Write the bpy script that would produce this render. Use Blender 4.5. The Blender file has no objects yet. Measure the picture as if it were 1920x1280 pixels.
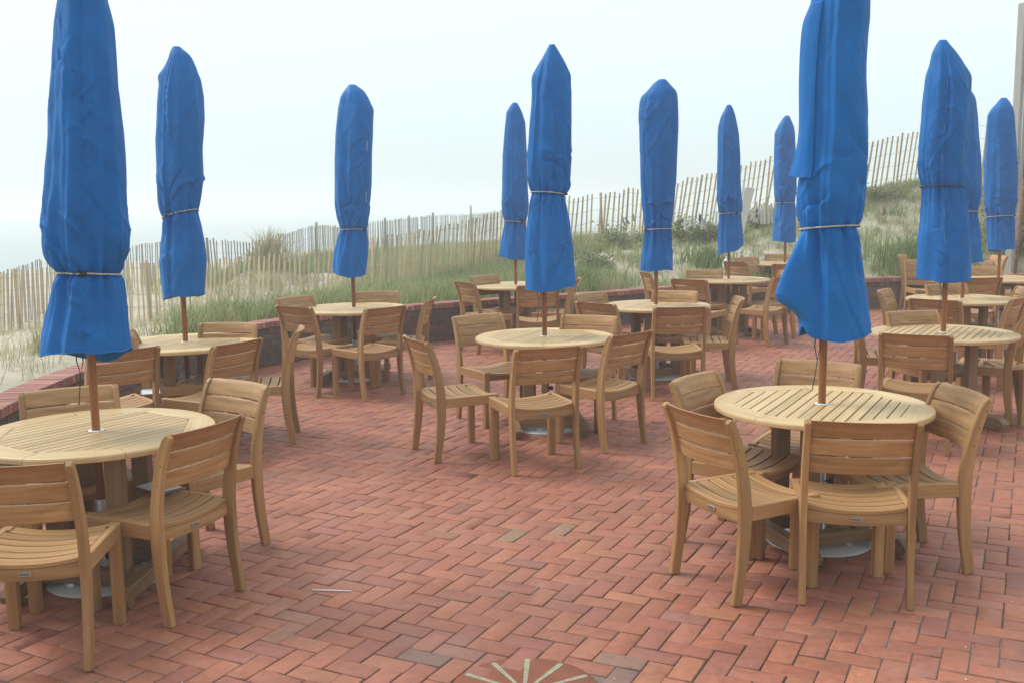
import bpy, math, random
import numpy as np
from mathutils import Matrix, Vector
random.seed(7)
rng = np.random.default_rng(11)
R = math.radians
sc = bpy.context.scene
col = sc.collection

# ------------------------------------------------------------------ survey: the camera, and where a line of sight meets a height or a depth
F, PITCH, ROLL, HC = 1906.38, R(7.8235), R(-.7432), 1.808
_cp, _sp, _cr, _sr = math.cos(PITCH), math.sin(PITCH), math.cos(ROLL), math.sin(ROLL)
FWD = np.array([0, _cp, -_sp]); _r = np.array([1., 0, 0]); _u = np.array([0, _sp, _cp])
RT = _cr*_r + _sr*_u; UP = -_sr*_r + _cr*_u
EYE = np.array([0, 0, HC])
def ray(u, v): return (u-960)/F*RT - (v-640)/F*UP + FWD
def at_z(u, v, z):
    d = ray(u, v); return EYE + d*((z-HC)/d[2])
def at_y(u, v, y):
    d = ray(u, v); return EYE + d*(y/d[1])

cd = bpy.data.cameras.new('camera'); cam = bpy.data.objects.new('camera', cd); col.objects.link(cam)
cam.matrix_world = Matrix(((RT[0], UP[0], -FWD[0], 0), (RT[1], UP[1], -FWD[1], 0), (RT[2], UP[2], -FWD[2], HC), (0, 0, 0, 1)))
cd.sensor_width = 36; cd.lens = F/1920*36; cd.clip_end = 1500; cd.clip_start = .05
sc.camera = cam

# ------------------------------------------------------------------ materials
def mat(name):
    m = bpy.data.materials.new(name); m.use_nodes = True
    nt = m.node_tree; b = nt.nodes['Principled BSDF']
    return m, nt, b
def nd(nt, t, **kw):
    n = nt.nodes.new(t)
    for k, v in kw.items():
        if k in n.inputs: n.inputs[k].default_value = v
        else: setattr(n, k, v)
    return n
def ramp(nt, fac, stops):
    n = nt.nodes.new('ShaderNodeValToRGB'); e = n.color_ramp.elements
    e[0].position, e[0].color = stops[0][0], (*stops[0][1], 1)
    e[1].position, e[1].color = stops[-1][0], (*stops[-1][1], 1)
    for p, c in stops[1:-1]:
        q = e.new(p); q.color = (*c, 1)
    nt.links.new(fac, n.inputs[0]); return n.outputs[0]
def mix(nt, fac, a, b, mode='MIX'):
    n = nt.nodes.new('ShaderNodeMix'); n.data_type = 'RGBA'; n.blend_type = mode
    for s, x in ((0, fac), (6, a), (7, b)):
        if isinstance(x, bpy.types.NodeSocket): nt.links.new(x, n.inputs[s])
        elif s == 0: n.inputs[0].default_value = x
        else: n.inputs[s].default_value = (*x, 1)
    return n.outputs[2]
def attr(nt, name, out='Fac'):
    n = nt.nodes.new('ShaderNodeAttribute'); n.attribute_name = name; return n.outputs[out]
def bump(nt, b, h, strength, dist):
    n = nd(nt, 'ShaderNodeBump', Strength=strength, Distance=dist)
    nt.links.new(h, n.inputs['Height']); nt.links.new(n.outputs[0], b.inputs['Normal'])
def vmul(nt, v, s):
    n = nt.nodes.new('ShaderNodeVectorMath'); n.operation = 'MULTIPLY'; nt.links.new(v, n.inputs[0]); n.inputs[1].default_value = s; return n.outputs[0]

def wood(name, dark, mid, light, rough=.55, tint=.24):
    m, nt, b = mat(name)
    g = attr(nt, 'gc', 'Vector')
    n1 = nd(nt, 'ShaderNodeTexNoise', Scale=1, Detail=5, Roughness=.62); nt.links.new(vmul(nt, g, (1.6, 34, 34)), n1.inputs['Vector'])
    n2 = nd(nt, 'ShaderNodeTexNoise', Scale=1, Detail=3); nt.links.new(vmul(nt, g, (6, 260, 260)), n2.inputs['Vector'])
    c = ramp(nt, n1.outputs[0], [(.28, dark), (.5, mid), (.74, light)])
    c = mix(nt, .16, c, ramp(nt, n2.outputs[0], [(.35, dark), (.7, light)]))
    oi = nt.nodes.new('ShaderNodeObjectInfo')
    v = ramp(nt, attr(nt, 'rnd'), [(0, (1-tint, 1-tint*1.05, 1-tint*1.15)), (.5, (.98, .97, .95)), (1, (1+tint*.5, 1+tint*.55, 1+tint*.6))])
    c = mix(nt, 1, c, v, 'MULTIPLY')
    c = mix(nt, 1, c, ramp(nt, oi.outputs['Random'], [(0, (.84, .82, .80)), (1, (1.08, 1.08, 1.08))]), 'MULTIPLY')
    # weathering: grey water marks with a shape of their own
    n3 = nd(nt, 'ShaderNodeTexNoise', Scale=3.2, Detail=4); nt.links.new(g, n3.inputs['Vector'])
    st = ramp(nt, n3.outputs[0], [(.56, (0, 0, 0)), (.72, (.42, .42, .42))])
    c = mix(nt, st, c, (mid[0]*.78, mid[1]*.82, mid[2]*.9))
    nt.links.new(c, b.inputs['Base Color'])
    b.inputs['Roughness'].default_value = rough
    bump(nt, b, n2.outputs[0], .25, .002)
    return m
M = {}
M['chair'] = wood('teak_chair', (.285, .143, .050), (.44, .240, .094), (.575, .352, .160))
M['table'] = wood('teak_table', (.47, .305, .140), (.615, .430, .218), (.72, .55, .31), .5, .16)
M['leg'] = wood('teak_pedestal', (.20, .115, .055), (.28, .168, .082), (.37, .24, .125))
M['pole'] = wood('varnished_pole', (.19, .065, .022), (.31, .115, .04), (.42, .18, .07), .35)
M['picket'] = wood('new_picket', (.46, .34, .20), (.62, .475, .295), (.74, .60, .40), .8, .35)
M['oldpicket'] = wood('weathered_picket', (.27, .26, .23), (.38, .365, .325), (.50, .48, .42), .9, .4)
M['graypost'] = wood('weathered_post', (.27, .27, .26), (.36, .36, .35), (.45, .45, .43), .9, .1)
M['drift'] = wood('driftwood', (.24, .22, .19), (.36, .33, .28), (.5, .47, .4), .9, .3)

def plain(name, c, rough=.6, metal=0, var=.12, scale=9, spec=.5):
    m, nt, b = mat(name)
    tc = nt.nodes.new('ShaderNodeTexCoord')
    n = nd(nt, 'ShaderNodeTexNoise', Scale=scale, Detail=5); nt.links.new(tc.outputs['Object'], n.inputs['Vector'])
    cc = ramp(nt, n.outputs[0], [(.3, tuple(x*(1-var) for x in c)), (.7, tuple(min(1, x*(1+var)) for x in c))])
    nt.links.new(cc, b.inputs['Base Color']); b.inputs['Roughness'].default_value = rough; b.inputs['Metallic'].default_value = metal
    b.inputs['Specular IOR Level'].default_value = spec
    return m
M['steel'] = plain('painted_steel', (.70, .75, .77), .16, 0, .06, 5)
M['tube'] = plain('galvanised_tube', (.50, .54, .56), .35, .3, .08, 12)
M['black'] = plain('black_plastic', (.02, .02, .022), .5)
M['cord'] = plain('beige_cord', (.55, .50, .40), .8, 0, .25, 120)
M['darkcord'] = plain('dark_cord', (.06, .055, .05), .8)
M['plate'] = plain('label_metal', (.36, .34, .31), .45, .5, .1, 60)
M['ink'] = plain('engraving', (.10, .09, .08), .6)
M['white'] = plain('white_paint', (.84, .86, .86), .55, 0, .08, 4)
M['paper'] = plain('paper', (.72, .75, .78), .5, 0, .05, 14)
M['leather'] = plain('brown_leather', (.16, .08, .04), .5)
M['rust'] = plain('rusty_pipe', (.22, .11, .055), .8, .1, .45, 14)
M['shell'] = plain('shell', (.80, .76, .70), .6)
M['wire'] = plain('fence_wire', (.32, .31, .29), .6, .4)
M['palethread'] = plain('pale_blue_thread', (.16, .34, .58), .8)
M['thread'] = plain('white_thread', (.60, .68, .78), .8)

def fabric():
    m, nt, b = mat('blue_canvas')
    tc = nt.nodes.new('ShaderNodeTexCoord')
    n = nd(nt, 'ShaderNodeTexNoise', Scale=5, Detail=4); nt.links.new(tc.outputs['Object'], n.inputs['Vector'])
    w = nd(nt, 'ShaderNodeTexNoise', Scale=420, Detail=2); nt.links.new(tc.outputs['Object'], w.inputs['Vector'])
    c = ramp(nt, n.outputs[0], [(.3, (.001, .130, .43)), (.55, (.001, .151, .50)), (.75, (.003, .172, .55))])
    oi = nt.nodes.new('ShaderNodeObjectInfo')
    c = mix(nt, 1, c, ramp(nt, oi.outputs['Random'], [(0, (.92, .92, .93)), (1, (1.06, 1.06, 1.05))]), 'MULTIPLY')
    s = nd(nt, 'ShaderNodeTexNoise', Scale=1.3, Detail=6, Roughness=.7); nt.links.new(tc.outputs['Object'], s.inputs['Vector'])
    c = mix(nt, ramp(nt, s.outputs[0], [(.58, (0, 0, 0)), (.8, (.16, .16, .16))]), c, (.03, .19, .46))
    nt.links.new(c, b.inputs['Base Color']); b.inputs['Roughness'].default_value = .62
    b.inputs['Sheen Weight'].default_value = .04; b.inputs['Sheen Tint'].default_value = (.5, .75, 1, 1)
    b.inputs['Specular IOR Level'].default_value = .22
    f = nd(nt, 'ShaderNodeTexNoise', Scale=16, Detail=5, Roughness=.6); nt.links.new(vmul(nt, tc.outputs['Object'], (1, 1, .55)), f.inputs['Vector'])
    a = nt.nodes.new('ShaderNodeMath'); a.operation = 'MULTIPLY_ADD'; nt.links.new(w.outputs[0], a.inputs[0]); a.inputs[1].default_value = .05; nt.links.new(f.outputs[0], a.inputs[2])
    bump(nt, b, a.outputs[0], .35, .012)
    return m
M['blue'] = fabric()

def brickmat(name, rough, wet=0):
    m, nt, b = mat(name)
    tc = nt.nodes.new('ShaderNodeTexCoord')
    c = attr(nt, 'bc', 'Color')
    n = nd(nt, 'ShaderNodeTexNoise', Scale=26, Detail=6, Roughness=.65); nt.links.new(tc.outputs['Object'], n.inputs['Vector'])
    c = mix(nt, 1, c, ramp(nt, n.outputs[0], [(.3, (.78, .76, .76)), (.5, (1, 1, 1)), (.7, (1.16, 1.14, 1.12))]), 'MULTIPLY')
    k = nd(nt, 'ShaderNodeTexNoise', Scale=140, Detail=3); nt.links.new(tc.outputs['Object'], k.inputs['Vector'])
    c = mix(nt, ramp(nt, k.outputs[0], [(.30, (.55, .55, .55)), (.37, (0, 0, 0))]), c, (.09, .045, .035))
    d = nd(nt, 'ShaderNodeTexNoise', Scale=1.7, Detail=7, Roughness=.68); nt.links.new(tc.outputs['Object'], d.inputs['Vector'])
    c = mix(nt, ramp(nt, d.outputs[0], [(.55, (0, 0, 0)), (.78, (.30, .30, .30))]), c, (.40, .31, .24))     # sandy dust lying on the bricks
    e = nd(nt, 'ShaderNodeTexNoise', Scale=.9, Detail=8, Roughness=.7); nt.links.new(vmul(nt, tc.outputs['Object'], (1, 1.4, 1)), e.inputs['Vector'])
    c = mix(nt, 1, c, ramp(nt, e.outputs[0], [(.36, (.84, .82, .81)), (.50, (1, 1, 1))]), 'MULTIPLY')
    nt.links.new(c, b.inputs['Base Color'])
    r = ramp(nt, n.outputs[0], [(.3, (rough-.1,)*3), (.7, (rough+.1,)*3)]); nt.links.new(r, b.inputs['Roughness'])
    bump(nt, b, n.outputs[0], .35, .004)
    return m
M['brick'] = brickmat('paving_brick', .62)
M['wallbrick'] = brickmat('wall_brick', .75)

def mortar(name, a, c2, scale=.8):
    m, nt, b = mat(name)
    tc = nt.nodes.new('ShaderNodeTexCoord')
    n = nd(nt, 'ShaderNodeTexNoise', Scale=scale, Detail=6, Roughness=.6); nt.links.new(tc.outputs['Object'], n.inputs['Vector'])
    c = ramp(nt, n.outputs[0], [(.46, a), (.70, c2)])
    g = nd(nt, 'ShaderNodeTexNoise', Scale=300, Detail=2); nt.links.new(tc.outputs['Object'], g.inputs['Vector'])
    c = mix(nt, 1, c, ramp(nt, g.outputs[0], [(.3, (.6, .6, .6)), (.7, (1.2, 1.2, 1.2))]), 'MULTIPLY')
    nt.links.new(c, b.inputs['Base Color']); b.inputs['Roughness'].default_value = .95
    return m
M['joint'] = mortar('sandy_joints', (.07, .05, .038), (.31, .27, .215))
M['walljoint'] = mortar('wall_mortar', (.10, .09, .08), (.18, .165, .145), 3)

def sandmat():
    m, nt, b = mat('dune_sand')
    tc = nt.nodes.new('ShaderNodeTexCoord'); o = tc.outputs['Object']
    n = nd(nt, 'ShaderNodeTexNoise', Scale=.55, Detail=9, Roughness=.62); nt.links.new(o, n.inputs['Vector'])
    n2 = nd(nt, 'ShaderNodeTexNoise', Scale=7, Detail=8, Roughness=.7); nt.links.new(o, n2.inputs['Vector'])
    c = ramp(nt, n.outputs[0], [(.35, (.47, .41, .32)), (.5, (.56, .50, .40)), (.68, (.63, .57, .46))])
    c = mix(nt, 1, c, ramp(nt, n2.outputs[0], [(.32, (.72, .72, .72)), (.5, (1, 1, 1)), (.7, (1.08, 1.08, 1.08))]), 'MULTIPLY')
    g = attr(nt, 'green')
    mx = nt.nodes.new('ShaderNodeMath'); mx.operation = 'MULTIPLY'; nt.links.new(g, mx.inputs[0])
    nt.links.new(ramp(nt, n2.outputs[0], [(.35, (.35, .35, .35)), (.6, (1, 1, 1))]), mx.inputs[1])
    c = mix(nt, mx.outputs[0], c, ramp(nt, n2.outputs[0], [(.3, (.12, .145, .055)), (.7, (.27, .265, .13))]))   # litter and low growth between the blades
    nt.links.new(c, b.inputs['Base Color']); b.inputs['Roughness'].default_value = .95
    bump(nt, b, n2.outputs[0], .9, .05)
    return m
M['sand'] = sandmat()
def grassmat(name, stops):
    m, nt, b = mat(name)
    c = ramp(nt, attr(nt, 'rnd'), stops)
    nt.links.new(c, b.inputs['Base Color']); b.inputs['Roughness'].default_value = .6
    b.inputs['Subsurface Weight'].default_value = 0
    t = nt.nodes.new('ShaderNodeBsdfTranslucent'); nt.links.new(c, t.inputs[0])
    ms = nd(nt, 'ShaderNodeMixShader', Fac=.3); nt.links.new(b.outputs[0], ms.inputs[1]); nt.links.new(t.outputs[0], ms.inputs[2])
    nt.links.new(ms.outputs[0], nt.nodes['Material Output'].inputs[0])
    return m
M['grass'] = grassmat('beach_grass', [(0, (.13, .20, .06)), (.35, (.24, .33, .115)), (.6, (.39, .42, .18)), (.8, (.45, .40, .21)), (1, (.58, .51, .33))])
M['dry'] = grassmat('dry_grass', [(0, (.25, .26, .11)), (.4, (.43, .38, .20)), (1, (.60, .53, .35))])
M['bush'] = grassmat('bush_leaf', [(0, (.085, .14, .05)), (.5, (.16, .22, .085)), (.8, (.26, .28, .14)), (1, (.35, .31, .22))])
M['stem'] = plain('bush_stem', (.24, .19, .14), .9)
m, nt, b = mat('sea_water'); b.inputs['Base Color'].default_value = (.44, .50, .505, 1); b.inputs['Specular IOR Level'].default_value = 0; b.inputs['Roughness'].default_value = .8
w = nd(nt, 'ShaderNodeTexNoise', Scale=.6, Detail=6); bump(nt, b, w.outputs[0], .5, .3); M['sea'] = m
M['medred'] = mortar('terracotta_slab', (.27, .088, .05), (.34, .118, .068), 6)
M['medray'] = mortar('cream_ray_stone', (.36, .33, .23), (.50, .47, .34), 30)

# ------------------------------------------------------------------ mesh helpers
class MB:
    def __init__(s): s.v = []; s.f = []; s.g = []; s.r = []; s.smooth = []
    def add(s, verts, faces, gc=None, rnd=None, smooth=False):
        k = len(s.v); s.v += [tuple(p) for p in verts]
        s.f += [tuple(i+k for i in f) for f in faces]; s.smooth += [smooth]*len(faces)
        o = np.array([random.uniform(-30, 30), random.uniform(-30, 30), random.uniform(-30, 30)])
        gc = verts if gc is None else gc
        s.g += [tuple(np.asarray(p)+o) for p in gc]
        s.r += [random.random() if rnd is None else rnd]*len(verts)
    def beam(s, pts, w, h, side=(1, 0, 0), ch=.003, gc=True):
        """board swept along pts; w across 'side', h across the third direction; w, h may be lists; softened edges"""
        pts = [Vector(p) for p in pts]; n = len(pts)
        ws = w if isinstance(w, (list, tuple)) else [w]*n; hs = h if isinstance(h, (list, tuple)) else [h]*n
        V, G, Fc = [], [], []; L = 0; rings = []
        seq = []
        for i in range(n):
            a = pts[max(i-1, 0)]; b2 = pts[min(i+1, n-1)]; t = (b2-a).normalized()
            sd = (Vector(side) - t*Vector(side).dot(t)).normalized(); up = t.cross(sd)
            if i: L += (pts[i]-pts[i-1]).length
            if i == 0: seq.append((pts[i], sd, up, ws[i]-2*ch, hs[i]-2*ch, L)); seq.append((pts[i]+t*ch, sd, up, ws[i], hs[i], L+ch))
            elif i == n-1: seq.append((pts[i]-t*ch, sd, up, ws[i], hs[i], L-ch)); seq.append((pts[i], sd, up, ws[i]-2*ch, hs[i]-2*ch, L))
            else: seq.append((pts[i], sd, up, ws[i], hs[i], L))
        for (p, sd, up, a, c, l) in seq:
            a /= 2; c /= 2; k = len(V)
            for x, y in ((-a+ch, -c), (a-ch, -c), (a, -c+ch), (a, c-ch), (a-ch, c), (-a+ch, c), (-a, c-ch), (-a, -c+ch)):
                V.append(p+sd*x+up*y); G.append((l, x, y))
            rings.append(k)
        for r0, r1 in zip(rings, rings[1:]):
            for j in range(8): Fc.append((r0+j, r0+(j+1) % 8, r1+(j+1) % 8, r1+j))
        Fc.append(tuple(reversed(range(8)))); Fc.append(tuple(rings[-1]+j for j in range(8)))
        s.add(V, Fc, G)
    def tube(s, pts, r, n=8, smooth=True, cap=True):
        pts = [Vector(p) for p in pts]; m = len(pts); rs = r if isinstance(r, (list, tuple)) else [r]*m
        V, G, Fc = [], [], []; L = 0; ref = Vector((.31, .2, .93))
        for i in range(m):
            t = (pts[min(i+1, m-1)]-pts[max(i-1, 0)]).normalized()
            if abs(t.dot(ref)) > .95: ref = Vector((.9, .3, .1))
            a = t.cross(ref).normalized(); b2 = t.cross(a)
            if i: L += (pts[i]-pts[i-1]).length
            for j in range(n):
                q = 2*math.pi*j/n; V.append(pts[i]+(a*math.cos(q)+b2*math.sin(q))*rs[i]); G.append((L, rs[i]*math.cos(q), rs[i]*math.sin(q)))
        for i in range(m-1):
            for j in range(n): Fc.append((i*n+j, (i+1)*n+j, (i+1)*n+(j+1) % n, i*n+(j+1) % n))
        if cap: Fc.append(tuple(range(n))); Fc.append(tuple(reversed(range((m-1)*n, m*n))))
        s.add(V, Fc, G, smooth=smooth)
    def lathe(s, prof, n=40, c=(0, 0), smooth=True):
        V = []; Fc = []; m = len(prof)
        for r, z in prof:
            for j in range(n):
                q = 2*math.pi*j/n; V.append((c[0]+r*math.cos(q), c[1]+r*math.sin(q), z))
        for i in range(m-1):
            for j in range(n): Fc.append((i*n+j, i*n+(j+1) % n, (i+1)*n+(j+1) % n, (i+1)*n+j))
        s.add(V, Fc, smooth=smooth)
    def build(s, name, m, parent=None):
        return mesh_obj(name, s.v, s.f, m, parent, {'gc': s.g, 'rnd': s.r}, s.smooth)

def mesh_obj(name, v, f, m, parent=None, attrs={}, smooth=False):
    me = bpy.data.meshes.new(name); me.from_pydata([tuple(map(float, p)) for p in v], [], f); me.materials.append(m)
    for k, d in attrs.items():
        d = np.asarray(d, dtype=np.float32)
        t = 'FLOAT' if d.ndim == 1 else ('FLOAT_VECTOR' if d.shape[1] == 3 else 'FLOAT_COLOR')
        a = me.attributes.new(k, t, 'POINT')
        a.data.foreach_set({'FLOAT': 'value', 'FLOAT_VECTOR': 'vector', 'FLOAT_COLOR': 'color'}[t], d.ravel())
    if smooth is True: smooth = [True]*len(f)
    if smooth: me.polygons.foreach_set('use_smooth', smooth)
    o = bpy.data.objects.new(name, me); col.objects.link(o)
    if parent: o.parent = parent
    return o
def quads(name, V, Fq, m, attrs={}, smooth=False, parent=None):
    """fast path for numpy faces of one size"""
    me = bpy.data.meshes.new(name); V = np.asarray(V, np.float32); Fq = np.asarray(Fq, np.int32); n, k = Fq.shape
    me.vertices.add(len(V)); me.vertices.foreach_set('co', V.ravel())
    me.loops.add(n*k); me.loops.foreach_set('vertex_index', Fq.ravel())
    me.polygons.add(n); me.polygons.foreach_set('loop_start', np.arange(0, n*k, k, dtype=np.int32))
    me.update(calc_edges=True); me.materials.append(m)
    if smooth: me.polygons.foreach_set('use_smooth', np.ones(n, bool))
    for kk, d in attrs.items():
        d = np.asarray(d, dtype=np.float32); t = 'FLOAT' if d.ndim == 1 else ('FLOAT_VECTOR' if d.shape[1] == 3 else 'FLOAT_COLOR')
        a = me.attributes.new(kk, t, 'POINT'); a.data.foreach_set({'FLOAT': 'value', 'FLOAT_VECTOR': 'vector', 'FLOAT_COLOR': 'color'}[t], d.ravel())
    me.validate()
    o = bpy.data.objects.new(name, me); col.objects.link(o)
    if parent: o.parent = parent
    return o
def tag(o, label=None, cat=None, group=None, kind=None):
    for k, v in (('label', label), ('category', cat), ('group', group), ('kind', kind)):
        if v: o[k] = v
    return o
def empty(name, loc, rz=0):
    o = bpy.data.objects.new(name, None); o.empty_display_size = .2; col.objects.link(o); o.location = loc; o.rotation_euler = (0, 0, rz); return o
def copy_tree(o, parent=None):
    c = o.copy(); col.objects.link(c); c.parent = parent
    for ch in [x for x in bpy.data.objects if x.parent == o]: copy_tree(ch, c)
    return c
def fbm(x, y, s=1.0, seed=0):
    r = np.random.default_rng(seed); o = 0; a = 1
    for k in range(5):
        for _ in range(3):
            th = r.uniform(0, 6.28); ph = r.uniform(0, 6.28)
            o = o + a*np.sin((x*np.cos(th)+y*np.sin(th))*s*2**k*r.uniform(.8, 1.25)+ph)/3
        a *= .55
    return o

# ------------------------------------------------------------------ the curved brick wall's line, the two fence lines, the dune
WALLPX = [(0, 765), (67, 732), (153, 692), (483, 604), (518, 600), (764, 573), (852, 567), (1048, 553), (1137, 549), (1253, 538)]
wp = [np.array((-2.55, 2.4)), np.array((-3.05, 4.3))] + [at_z(u, v, .5)[:2] for u, v in WALLPX] + [np.array((4.0, 16.0)), np.array((6.0, 16.5)), np.array((8.5, 16.9)), np.array((12, 17.1))]
def smooth_path(P, step=.1, it=60):
    P = np.array(P, float); d = np.r_[0, np.cumsum(np.linalg.norm(np.diff(P[:, :2], axis=0), axis=1))]
    t = np.arange(0, d[-1], step); Q = np.stack([np.interp(t, d, P[:, k]) for k in range(P.shape[1])], 1)
    for _ in range(it): Q[1:-1] = Q[1:-1]*.5 + (Q[:-2]+Q[2:])*.25
    d = np.r_[0, np.cumsum(np.linalg.norm(np.diff(Q[:, :2], axis=0), axis=1))]
    t = np.arange(0, d[-1], step); return np.stack([np.interp(t, d, Q[:, k]) for k in range(P.shape[1])], 1)
WALL = smooth_path(wp, .05, 250)                      # inner edge of the coping
def normals(P):
    t = np.gradient(P[:, :2], axis=0); t /= np.linalg.norm(t, axis=1)[:, None]; return np.stack([-t[:, 1], t[:, 0]], 1), t
WN, WT = normals(WALL)                                # WN points away from the terrace
CAP_Z, CAP_W = .50, .235
WOUT = WALL + WN*(CAP_W-.02)

FB = [(-60, 522, 19.4), (10, 511, 20), (80, 503, 20.2), (254, 492, 20), (392, 490, 19.6), (500, 478, 19.6), (614, 466, 19.9), (706, 447, 20.2), (790, 434, 20.6), (854, 418, 21), (938, 397, 21.8), (1068, 370, 22.6), (1124, 364, 22.6), (1198, 354, 22.4), (1271, 340, 22), (1336, 325, 21.9), (1401, 308, 21.8), (1444, 298, 21.8), (1540, 283, 21.8), (1627, 266, 21.8), (1722, 246, 21.8), (1848, 228, 21.8), (2000, 205, 21.8), (2200, 180, 21.8)]
FA = [(-70, 540, 19.2), (22, 503, 20.3), (91, 482, 22), (239, 463, 27), (299, 453, 28.5), (392, 450, 29.5), (477, 454, 29), (525, 440, 29.5), (595, 422, 32), (633, 425, 34), (706, 416, 39), (811, 404, 45), (886, 402, 48), (945, 394, 50), (1000, 388, 52)]
def fence_path(S, step=.02):
    P = np.array([at_y(u, v, y) for u, v, y in S]); return smooth_path(P, step, 40)
PB, PA = fence_path(FB), fence_path(FA)
PKT = 1.16
def near(P, X, Y, step=8):
    Q = P[::step]; best = np.full(X.shape, 1e9); idx = np.zeros(X.shape, int)
    for i, q in enumerate(Q):
        d = (X-q[0])**2+(Y-q[1])**2; m = d < best; best[m] = d[m]; idx[m] = i
    return np.sqrt(best), idx*step
NB, TB = normals(PB)
def terrain(X, Y, rough=True):
    X = np.asarray(X, float); Y = np.asarray(Y, float)
    dW, iW = near(WOUT, X, Y, 6); sW = (X-WOUT[iW, 0])*WN[iW, 0]+(Y-WOUT[iW, 1])*WN[iW, 1]
    dW = np.where(sW > 0, dW, 0)
    dB, iB = near(PB, X, Y, 20); sB = (X-PB[iB, 0])*NB[iB, 0]+(Y-PB[iB, 1])*NB[iB, 1]
    zB = PB[iB, 2]-PKT
    # a fence base blurred along the line so the sand does not copy every kink
    dA, iA = near(PA, X, Y, 30); zA = PA[iA, 2]-PKT
    t = dW/(dW+dB+1e-6); e = t*t*(3-2*t)*.45+t**.85*.55
    z_in = .43*(1-e)+zB*e
    z_in = z_in+.24*np.exp(-((t-.80)/.16)**2)*np.clip((X-4.8)/1.6, 0, 1)
    w = dA/(dA+dB+1e-6)
    z_out = zB*w+zA*(1-w)-.025*np.minimum(dB, 200)*np.clip((dB-2)/20, 0, 1)-.03*np.clip(dA-3, 0, 80)*(X < 2)*np.clip((-X)/8, 0, 1)
    z = np.where(sB > 0, z_out, z_in)
    z = z+.62*np.exp(-((X+6.45)/1.15)**2-((Y-27.0)/1.2)**2)
    if rough:
        amp = np.clip(np.minimum(dW, 4)/1.5, 0, 1)*np.clip(np.minimum(dB, 2)/1.0, .25, 1)
        z = z+amp*(.07*fbm(X, Y, .9, 3)+.022*fbm(X, Y, 4.5, 4))
    z = np.maximum(z, -3.0)
    z = np.where(sW < -.02, z-np.clip((-sW-.02)/.14, 0, 1)*1.2, z)
    return z, sW, sB, dW, dB

def axis(a, b, fine, far):
    lo = [a]; s = fine
    while lo[-1] > -far: s *= 1.25; lo.append(lo[-1]-s)
    hi = [b]; s = fine
    while hi[-1] < far: s *= 1.25; hi.append(hi[-1]+s)
    return np.array(lo[::-1][:-1]+list(np.arange(a, b, fine))+hi)
gx = axis(-11, 12, .13, 420); gy = axis(3.5, 25, .13, 420)
GX, GY = np.meshgrid(gx, gy); GZ, SW, SB, DW, DB = terrain(GX.ravel(), GY.ravel())
GZ = np.where(GY.ravel() < 2.2, np.minimum(GZ, -.6), GZ)
# how green the ground is (also how thick the grass stands)
def hit(u, v):
    ys = np.linspace(9, 60, 1021); d = ray(u, v); P = EYE[None]+d[None]*(ys/d[1])[:, None]; z = terrain(P[:, 0], P[:, 1], False)[0]; k = np.argmax(P[:, 2] < z)
    return np.array([P[k, 0], P[k, 1], z[k]])
def ground(u, v, y):
    h = hit(u, v); return h if abs(h[1]-y) < 3.5 else at_y(u, v, y)
PATCH = [(*hit(u, v)[:2], a, b2) for u, v, y, a, b2 in ((1655, 352, 0, 1.1, .9), (1685, 365, 0, .95, 1.0), (1675, 395, 0, 1.0, 1.0), (1645, 425, 0, .8, .9), (1320, 452, 0, 1.2, .9), (1400, 460, 0, .8, .7), (1130, 480, 0, .8, .7), (1190, 480, 0, .7, .6), (1265, 490, 0, .7, .7))]
def growth(X, Y, dW, dB, sB):
    n = fbm(X, Y, .55, 21)*.5+fbm(X, Y, 1.9, 22)*.28
    t = dW/(dW+dB+1e-6)
    side = np.clip((X+4.5-(t*1.5))/1.1, 0, 1)                     # bare sand towards the beach
    g = side*(1.0+.35*n)
    right = np.clip((X-1.2)/1.6, 0, 1)
    band = np.exp(-((t-.86)/.17)**2)*.75+np.exp(-(t/.17)**2)*.75+.42   # on the dune: grass at the foot and along the crest, sand between
    for px_, py_, rx_, ry_ in PATCH: g = g*(1-np.exp(-.8*(((X-px_)/rx_)**2+((Y-py_)/ry_)**2)**2))
    g = np.where(sB > 0, side*.75+.12*n, g*(1-right)+right*(band+.62*n+.02))
    far = np.clip((X-5.9)/1.0, 0, 1); g = g+far*.15
    g = np.maximum(g, np.clip((X-8.0)/.8, 0, 1))
    back = np.where(sB > 0, np.maximum(np.clip((X+9)/2, 0, 1)*.6*np.clip(n+.75, 0, 1), np.clip((X+4.2)/1.2, 0, 1)*.9), 0)
    return np.clip(np.maximum(g, back), 0, 1)
GR = growth(GX.ravel(), GY.ravel(), DW, DB, SB)
nx, ny = len(gx), len(gy)
ii = (np.arange(ny-1)[:, None]*nx+np.arange(nx-1)[None]).ravel()
quads('dune_ground', np.stack([GX.ravel(), GY.ravel(), GZ], 1), np.stack([ii, ii+1, ii+1+nx, ii+nx], 1), M['sand'], {'green': GR*.8}, True)
tag(bpy.data.objects['dune_ground'], kind='structure')
s = quads('sea', [(-450, -450, -2.6), (450, -450, -2.6), (450, 450, -2.6), (-450, 450, -2.6)], [(0, 1, 2, 3)], M['sea']); tag(s, kind='structure')

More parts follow.
